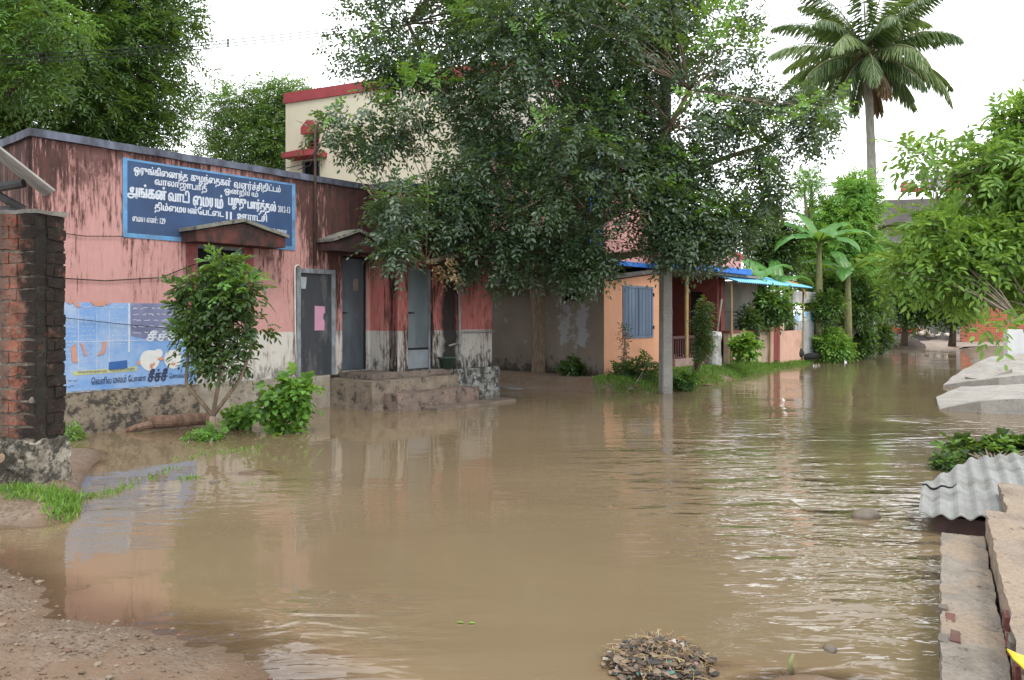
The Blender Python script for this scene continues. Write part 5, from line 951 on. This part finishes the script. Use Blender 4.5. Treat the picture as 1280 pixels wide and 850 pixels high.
a = PT(1203, 420, 46); t = thing('red_brick_wall', 'red brick wall at the far end of the flooded lane', 'wall', (a.x, a.y, 0)); MB().box(0, 5.2, 0, .25, -.1, PT(0, 384, 46).z).build('wall', M_rbrick, t)
a = PT(1160, 420, 47); t = thing('grey_wall', 'long grey wall across the far lane behind the rubble', 'wall', (a.x - 4, a.y + .5, 0)); MB().box(0, 6, 0, .2, -.1, 1.35).build('wall', simple('grey_cement_wall', (.2, .19, .19), (.14, .135, .135), 1.5, .9, dirt=(.08, .07, .06), dirt_amt=.5), t)
pts = [PT(1112, 431, 44), PT(1222, 430, 46), PT(1250, 424, 53), PT(1100, 424, 53)]
s = NT('road_surface'); v = s.coord(); s.pbsdf(s.mix(s.ramp(s.noise(.8, v, 6, .7), .4, .65), (.26, .215, .18), (.18, .145, .12)), .9, .2, s.bump(s.noise(20, v, 5), .4, .02))
xs = np.linspace(17.5, 34, 34); ys = np.linspace(42.5, 56, 28); RX, RY = np.meshgrid(xs, ys); RZm = np.maximum(height(RX, RY), -.2) + .03 + .16 * smooth(44.2, 46, RY + .5 * fbm(RX, RY, 2, 5)); grid_obj('road', RX, RY, RZm, s.m)
t = thing('rubble_heap', 'pale heap of broken rubble at the far end of the lane', 'heap', PT(1146, 420, 48)); m = MB()
for _ in range(90): a = rng.normal(0, .7); m.rock((a, rng.normal(0, .4), .05 + .5 * math.exp(-a * a) * rng.random()), rng.uniform(.1, .3), (1.3, 1, .6))
m.build('heap', rand_mat('rubble', [(.55, .52, .48), (.4, .37, .33), (.5, .44, .38), (.3, .26, .22)]), t)
q = PT(1128, 414, 45.5); t = thing('red_handcart', 'small red handcart parked on the dark bank by the far lane', 'cart', (q.x, q.y, .45)); M_hc = simple('red_cart_paint', (.5, .05, .04), (.4, .04, .035), 4, .6)
m = MB(); m.box(-.6, .6, -.4, .4, .3, .38); m.box(-.6, .6, -.4, -.36, .38, .62); m.box(-.6, .6, .36, .4, .38, .62); m.box(-.6, -.56, -.36, .36, .38, .85); m.build('body', M_hc, t)
for x in (-.35, .35):
    m = MB(); ring = [(x + .2 * math.cos(a), -.46, .22 + .2 * math.sin(a)) for a in np.linspace(0, 2 * math.pi, 14)]; m.tube(ring, .035, 6, cap=False); wv = m.build('wheel', bpy.data.materials['black_rubber'], t); 
m = MB(); m.tube([(.6, -.3, .4), (1.1, -.3, .6)], .025, 6); m.tube([(.6, .3, .4), (1.1, .3, .6)], .025, 6); m.build('handle', M_hc, t)
t = thing('mud_mound', 'dark mud mound below the red handcart at the water edge', 'mound', PT(1128, 432, 44.6)); m = MB(); m.rock((0, .3, -.1), 1.1, (1.2, .9, .62), sub=3, rough=.07); m.build('mound', simple('dark_mud', (.09, .07, .06), (.06, .048, .04), 2), t, smooth=True)
# far concrete building under construction
fb = PT(1106, 250, 52); t = thing('concrete_building', 'unfinished grey concrete building with cluttered roof behind the right-hand tree', 'building', (fb.x, fb.y, 0), R(-14)); M_fc = conc('raw_concrete', (.2, .185, .175), (.13, .12, .115), .7); zr = fb.z
m = MB(); m.wall(0, 13, zr - 1.25, zr, 0, .2); m.box(0, .2, .2, 8, zr - 1.25, zr); m.build('parapet', M_fc, t); m = MB(); m.box(-.3, 13.2, -.5, 8, zr - 1.75, zr - 1.255); m.build('roof', M_fc, t)
m = MB(); m.wall(.3, 13, .2, zr - 1.76, .3, .25, ((1.2, 3.6, zr - 3.6, zr - 1.95), (5, 6.4, zr - 3.6, zr - 1.95), (8, 10, zr - 3.6, zr - 2.0), (6.9, 8.6, 2.6, 4.4), (9.6, 10.6, .4, 4.0))); m.box(.3, .55, .56, 8, .2, zr - 1.76); m.build('wall', simple('grey_plaster_far', (.3, .29, .29), (.22, .21, .21), 1.2, .9), t); MB().box(.6, 12.8, 1.4, 1.5, .2, zr - 1.8).build('dark_inner_board', M_dark, t)  # near-black board behind the openings paints the unlit interior
for x in (8.75, 9.35): MB().box(x, x + .16, .12, .29, .3, 5.2).build('column', M_white, t)
w = MB(); 
for x in (6.9, 7.7, 8.52): w.box(x, x + .08, .32, .4, 2.6, 4.4)
w.build('window', M_dark, t)
def roofthing(name, label, cat, px, py, fn): q = PT(px, py, 52.8); tt = thing(name, label, cat, q); fn(tt)
def bricks_(tt):
    m = MB()
    for z in range(5):
        for x in range(5 - z // 2): m.box(x * .25 - .65 + random.uniform(-.03, .03), x * .25 - .43, -.2, .2, z * .13, z * .13 + .115)
    m.build('bricks', rand_mat('roof_bricks', [(.3, .09, .06), (.22, .07, .05), (.36, .12, .08)]), tt)
roofthing('brick_stack', 'small stack of red bricks on the far concrete roof', 'bricks', 1139, 240, bricks_)
def cloth_(tt):
    m = MB(); m.rock((0, 0, .4), .6, (.8, .6, .8), 0, .12, sub=2); m.rock((-.2, 0, 1.0), .32, (1, .8, 1.2), 1, .1, sub=2); m.rock((.4, 0, .45), .42, (.6, .6, 1.1), 2, .1, sub=2); m.build('cloth', [simple('pink_cloth', (.5, .34, .4), (.42, .3, .36), 4), simple('slate_cloth', (.25, .28, .34), (.2, .22, .28), 4), simple('blue_cloth', (.1, .16, .28), (.08, .13, .24), 4)], tt, smooth=True)
roofthing('cloth_bundle', 'heap of pink and blue cloth beside the bricks on the far roof', 'cloth', 1157, 238, cloth_)
def drum_(tt): MB().lathe([(0, 0), (.26, 0), (.28, .4), (.26, .8), (.15, .95), (.12, 1.1), (0, 1.1)], seg=16).build('drum', M_white, tt, smooth=True)
roofthing('water_drum', 'whitish drum standing on the far roof next to the brick stub', 'drum', 1177, 238, drum_)
def stub_(tt): MB().box(0, 3.4, 0, .3, 0, 1.0).build('wall', M_rbrick, tt)
roofthing('roof_wall', 'low unfinished brick wall on the far concrete roof', 'wall', 1184, 240, stub_)
def rods_(tt):
    m = MB()
    for k in range(4): m.tube([(k * .12, (k % 2) * .1, 0), (k * .12 + random.uniform(-.05, .05), (k % 2) * .1, 1.1)], .016, 5)
    m.build('rods', M_dark, tt)
roofthing('rebar_rods', 'thin reinforcing rods standing at the corner of the far roof', 'rods', 1108, 250, rods_)
bt_ = PT(1277, 230, 9.0)
# ================================================================== right-hand side of the lane
RE = math.atan2(.873, .488)
t = thing('white_wall', 'low whitewashed wall above the concrete ramps on the right', 'wall', (G(1222, 455, .35).x, 21.4, 0), R(-4)); MB().box(0, 6, 0, .2, 0, 1.4).build('wall', simple('whitewash', (.72, .72, .72), (.6, .6, .6), 2, .85, dirt=(.4, .39, .37), dirt_amt=.3), t, rough=(.006, 3, .3))
M_ramp = conc('pale_ramp_concrete', (.42, .4, .365), (.29, .27, .245), .45, sand=.2)
def ramp_(name, label, pts, th, rz=.015):
    t = thing(name, label, 'ramp', (pts[0][0], pts[0][1], 0)); m = MB(); top = [Vector(p) for p in pts]; n = len(top); bot = [Vector((p.x, p.y, -.3)) for p in top]
    m.add(top + bot, [tuple(range(n)), tuple(range(n, 2 * n))[::-1]] + [((i + 1) % n, i, n + i, n + (i + 1) % n) for i in range(n)]); m.build('slab', M_ramp, t, world=True, rough=(rz, 5, .35)); return t
ramp_('concrete_ramp', 'farther cracked concrete ramp sloping up to the white wall', [(10.7, 19.1, .06), (11.6, 18.3, .3), (15.5, 18.0, .74), (17, 20.9, 1.0), (13.1, 21.0, .66), (11.9, 20.3, .34)], .1)
ramp_('concrete_ramp', 'nearer broad concrete ramp with a broken corner at the water', [(8.0, 14.4, .02), (8.5, 13.9, .22), (9.3, 13.7, .3), (12.5, 13.5, .4), (14, 17.0, .36), (10.0, 17.1, .2), (9.0, 16.3, .06)], .1)
t = thing('broken_slab', 'pale broken slab piece resting on the tip of the farther ramp', 'slab', (11.8, 19.0, .25)); o = MB().box(-.5, .5, -.25, .25, 0, .09).build('slab', M_ramp, t, rough=(.012, 4, .2)); o.rotation_euler = (R(4), R(-14), R(20)); o.location = (0, 0, .02)
xs = np.linspace(7.6, 12.5, 26); ys = np.linspace(10.6, 13.9, 20); AX, AY = np.meshgrid(xs, ys); AZ = -.06 + .11 * smooth(7.9, 9.4, AX + .6 * fbm(AX, AY, 1.2, 4) - .25 * (AY - 12)) ; s = NT('wet_apron'); v = s.coord(); s.pbsdf(s.mix(s.ramp(s.noise(2, v, 6, .7), .4, .6), (.2, .19, .185), (.13, .12, .11)), .28, .5, s.bump(s.noise(30, v, 5), .2, .01)); grid_obj('path', AX, AY, AZ, s.m)
# step slabs beside the camera
t = thing('step_slab', 'lower long concrete step at the right edge, cracked and sandy', 'step', (0, 0, 0), RE); m = MB(); m.box(2.3, 6.34, -.262, -.0, -.3, .2); m.build('slab', M_sand, t, rough=(.009, 6, .06))
m = MB()
for x, y, r in ((4.55, -.03, .05), (4.3, -.05, .06), (4.25, .0, .04), (3.25, -.02, .035), (4.7, .0, .03), (3.0, -.01, .04)): m.box(x - r * 1.3, x + r * 1.3, y - .03, y + .012, .12, .206)
m.build('exposed_brick', rand_mat('brick_bits', [(.12, .045, .035), (.09, .042, .034), (.11, .095, .08)]), t, rough=(.006, 3, .03))
t = thing('step_slab', 'upper wider concrete step at the right edge with red brick showing', 'step', (0, 0, 0), RE); m = MB(); m.box(2.2, 6.38, -1.4, -.275, -.3, .38); m.build('slab', conc('sandy_concrete_upper', (.34, .275, .215), (.22, .17, .135), .5, sand=.7), t, rough=(.01, 6, .07))
m = MB()
for k in range(9): zz = .2 + .08 * (k % 2) + random.uniform(0, .03); m.box(3.25 + k * .14, 3.25 + k * .14 + random.uniform(.09, .13), -.285, -.258 + random.uniform(-.006, .006), zz, zz + .062)
m.build('exposed_brick', rand_mat('brick_bits_upper', [(.13, .04, .033), (.1, .036, .03), (.11, .095, .08)]), t, rough=(.006, 3, .03))
q = G(1272, 838, .38); t = thing('yellow_sheet', 'bright yellow plastic sheet edge in the bottom right corner', 'sheet', (q.x - .045, q.y + .02, .405)); m = MB(); vs = []
for j in range(6):
    for i in range(10): vs.append((-.03 + i * .05 + .012 * j, -.28 + j * .06, .01 + .022 * math.sin(i * 1.1 + j * .5) + .02 * (j == 5)))
m.add(vs, [(j * 10 + i, j * 10 + i + 1, j * 10 + i + 11, j * 10 + i + 10) for j in range(5) for i in range(9)]); o = m.build('sheet', simple('yellow_plastic', (.8, .62, .03), (.72, .55, .02), 6, .4, .5, .1), t, smooth=True); o.modifiers.new('thickness', 'SOLIDIFY').thickness = .006
# asbestos sheet lying over a brick plinth
t = thing('asbestos_sheet', 'grey corrugated cement sheet with a cracked edge lying at the waterside', 'sheet', (0, 0, 0), RE)
def cutf(a): return 1 - .55 * max(0, (a - .0)) * 0
m = MB(); vs = []; W_ = 80; Hn = 16; u0, u1 = -1.35, .16
for j in range(Hn + 1):
    for i in range(W_ + 1):
        y = u1 + (u0 - u1) * i / W_; far = min(9.75, 8.05 + 1.35 * max(0, (.16 - y)) / .42 if y > -.26 else 9.4 + .9 * (-.26 - y)); near = 6.98 + .05 * math.sin(y * 9) + .28 * (.16 - y); x = near + (far - near) * j / Hn
        zz = .16 + .05 * (.16 - y) + .03 * (x - 7) + .018 * math.cos((y) * 2 * math.pi / .135) + .004 * math.sin(x * 7 + y * 5); vs.append((x, y, zz))
n = len(vs); Wd = W_ + 1; fs = []
for j in range(Hn):
    for i in range(W_): q4 = (j * Wd + i, (j + 1) * Wd + i, (j + 1) * Wd + i + 1, j * Wd + i + 1); fs += [q4[::-1], tuple(k + n for k in q4)]
for i in range(W_): fs.append((i, i + 1, i + 1 + n, i + n)); k = Hn * Wd + i; fs.append((k + 1, k, k + n, k + 1 + n))
for j in range(Hn): k = j * Wd; fs.append((k + Wd, k, k + n, k + Wd + n)); k = j * Wd + W_; fs.append((k, k + Wd, k + Wd + n, k + n))
m.add(vs + [(a, b, c - .012) for a, b, c in vs], fs); m.build('sheet', simple('grey_cement_sheet', (.33, .33, .315), (.24, .24, .23), 5, .85, bump=.4, bscale=30, dirt=(.09, .085, .075), dirt_amt=.55), t)
m = MB(); m.tube([(a_, b_, .166 + .05 * (.16 - b_) + .03 * (a_ - 7) + .018 * math.cos(b_ * 2 * math.pi / .135)) for a_, b_ in ((7.98, .15), (8.0, .12), (7.96, .09), (7.97, .06), (7.93, .03), (7.96, 0), (8.02, -.03), (8.06, -.06), (8.05, -.09), (8.1, -.12))], [.011, .01, .012, .01, .009, .01, .009, .008, .006, .003], 5); m.build('crack', M_dark, t)
t = thing('brick_plinth', 'dark wet brick plinth under the corrugated cement sheet', 'plinth', (0, 0, 0), RE); MB().box(7.15, 9.0, -1.3, .06, -.3, .125).build('plinth', simple('wet_dark_brick', (.08, .04, .033), (.05, .028, .024), 6, .6), t, rough=(.01, 4, .12))
t = thing('mortar_slab', 'rough sandy mortar patch covering the right part of the corrugated sheet', 'slab', (0, 0, 0), RE); m = MB(); m.box(6.5, 7.75, -1.4, -.42, .0, .33); m.build('slab', conc('sandy_mortar', (.36, .29, .22), (.25, .2, .155), .4, sand=.5), t, rough=(.022, 5, .1))
# weeds on the right bank
shrub('bank_weeds', 'round-leaved weeds on the bank between the ramps and the cement sheet', G(1240, 580, .1), [(1175, 578), (1182, 565), (1205, 552), (1230, 548), (1262, 540), (1330, 542), (1340, 585), (1270, 572), (1235, 572), (1200, 584)], 9.3, .45, 60, .09, 7, .12, 3, (.11, .09), [L_dark, L_near], .45, cat='weeds')
shrub('bank_weeds', 'thin trailing weeds at the tip of the right bank', G(1178, 582, .03), [(1160, 585), (1172, 572), (1195, 570), (1200, 584), (1180, 590)], 8.8, .25, 22, .06, 7, .09, 3, (.05, .035), [L_dark, L_bright], .3, cat='weeds')
# stones, islands, rubbish
g = G(1083, 646, 0); t = thing('stone', 'rounded brown stone standing out of the rippled water', 'stone', g); MB().rock((0, 0, .005), .125, (1.05, .8, .55), rough=.045, sub=3, rot=.3).build('stone', simple('wet_stone', (.17, .13, .095), (.1, .08, .06), 8, .55, .4, .5), t, smooth=True)
for px, py, r, lab in ((1162, 652, .05, 'small dark stone near the cracked corner of the cement sheet'), (1038, 812, .04, 'small dark stone in the shallow water at lower right'), (268, 163 + 440, .05, 'muddy stone barely breaking the water behind the grass tuft')):
    g = G(px, py, 0); t = thing('stone', lab, 'stone', g); MB().rock((0, 0, 0), r, (1.2, .9, .7), sub=2, rough=.12).build('stone', bpy.data.materials['wet_stone'], t, smooth=True)
sp = []; m = MB()
xs_ = np.concatenate([rng.uniform(-4.6, -.4, 5200), rng.uniform(.2, 2.0, 1100), rng.uniform(-5.6, -3.9, 600)]); ys_ = np.concatenate([rng.uniform(3.1, 6.2, 5200), rng.uniform(3.4, 4.2, 1100), rng.uniform(6.4, 8, 600)])
hh = height(xs_, ys_); cl = fbm(xs_, ys_, .6, 21)
for x, y, h, c_ in zip(xs_, ys_, hh, cl):
    if h > -.012 and c_ > -.12 and len(sp) < 1500: sp.append(1); m.rock((x, y, h + .002), min(.03, .005 + .0045 * random.expovariate(1)), (1.2, .9, .65), rough=.25)
tag(m.build('gravel', rand_mat('gravel_stones', [(.13, .09, .06), (.18, .13, .09), (.09, .065, .045), (.17, .135, .1), (.11, .06, .042), (.1, .072, .05)], bump=.1), smooth=False), 'loose gravel scattered on the muddy banks in the foreground', 'gravel', kind='stuff')
m = MB(); ms = []
m.rock((.735, 3.86, -.02), .25, (.88, .75, .36), 3, .07, rot=0, sub=3)
for k in range(2000):
    a = random.random() * 6.28; rr = min(abs(random.gauss(0, .19)), random.uniform(.25, .33)); x, y = .735 + rr * math.cos(a) * .88, 3.86 + rr * math.sin(a) * .75; z = .012 + (.085 * math.sqrt(max(0, 1 - (rr / .29) ** 2)) + .03 * math.exp(-(rr / .1) ** 2)) * random.uniform(.75, 1.05); typ = random.random()
    c = Vector((x, y, z)); dv = Vector((random.gauss(0, 1), random.gauss(0, 1), random.gauss(0, .22))).normalized()
    if typ < .24: L = random.uniform(.03, .11); m.tube([c, c + dv * L * .5 + Vector((0, 0, .006)), c + dv * L], random.uniform(.001, .003), 4, mi=0)
    elif typ < .86: m.rock(c, random.uniform(.006, .024), (1.6, .8, .28), 1, .4)
    else:
        e = dv.orthogonal().normalized() * random.uniform(.008, .022); f = dv * random.uniform(.012, .034); w_ = Vector((0, 0, random.uniform(-.01, .015))); m.prism([c, c + f + w_, c + f + e, c + e + w_ * .3], Vector((0, 0, .0015)), 2)
o = m.build('rubbish_heap', [rand_mat('straw_bits', [(.26, .18, .085), (.19, .125, .06), (.12, .08, .045), (.33, .26, .14)], bump=0), rand_mat('rot_bits', [(.06, .042, .03), (.11, .08, .055), (.03, .028, .025), (.18, .13, .09)]), rand_mat('plastic_scraps', [(.4, .37, .33), (.28, .17, .17), (.03, .035, .04), (.16, .05, .04), (.3, .26, .2), (.06, .14, .12), (.12, .1, .08), (.1, .08, .06)], .4, bump=0), simple('heap_mud', (.1, .07, .045), (.06, .042, .03), 12, .8, bump=.6)]); tag(o, 'wet heap of straw, scraps and plastic rubbish at the bottom edge', 'rubbish', kind='stuff')
g = G(990, 838, .03); t = thing('green_stalk', 'bent green stalk poking out of the mud at the bottom right', 'stalk', g); MB().tube([(0, 0, -.03), (-.01, 0, .04), (.012, .01, .075)], [.012, .012, .007], 7).build('stalk', M_bstem, t, smooth=True)
fl = [];
for px, py in ((585, 777), (700, 612), (520, 690), (905, 560), (770, 640), (330, 690), (195, 716), (640, 712), (850, 700)): fl.append(G(px, py, .006))
for k, f in enumerate(fl):
    pass
o = leaf_obj('floating_leaves', [(np.array([tuple(f) for f in fl[:1] * 2]) + rng.normal(0, .02, (2, 3)) * np.array([1, 1, 0]), np.array([[1, .2, .0], [-1, .3, .02]]), np.tile(UP, (2, 1)), np.full(2, .05), np.full(2, .022), 0)], [L_bright2], None); tag(o, 'pair of small green leaves floating mid-water', 'leaves')
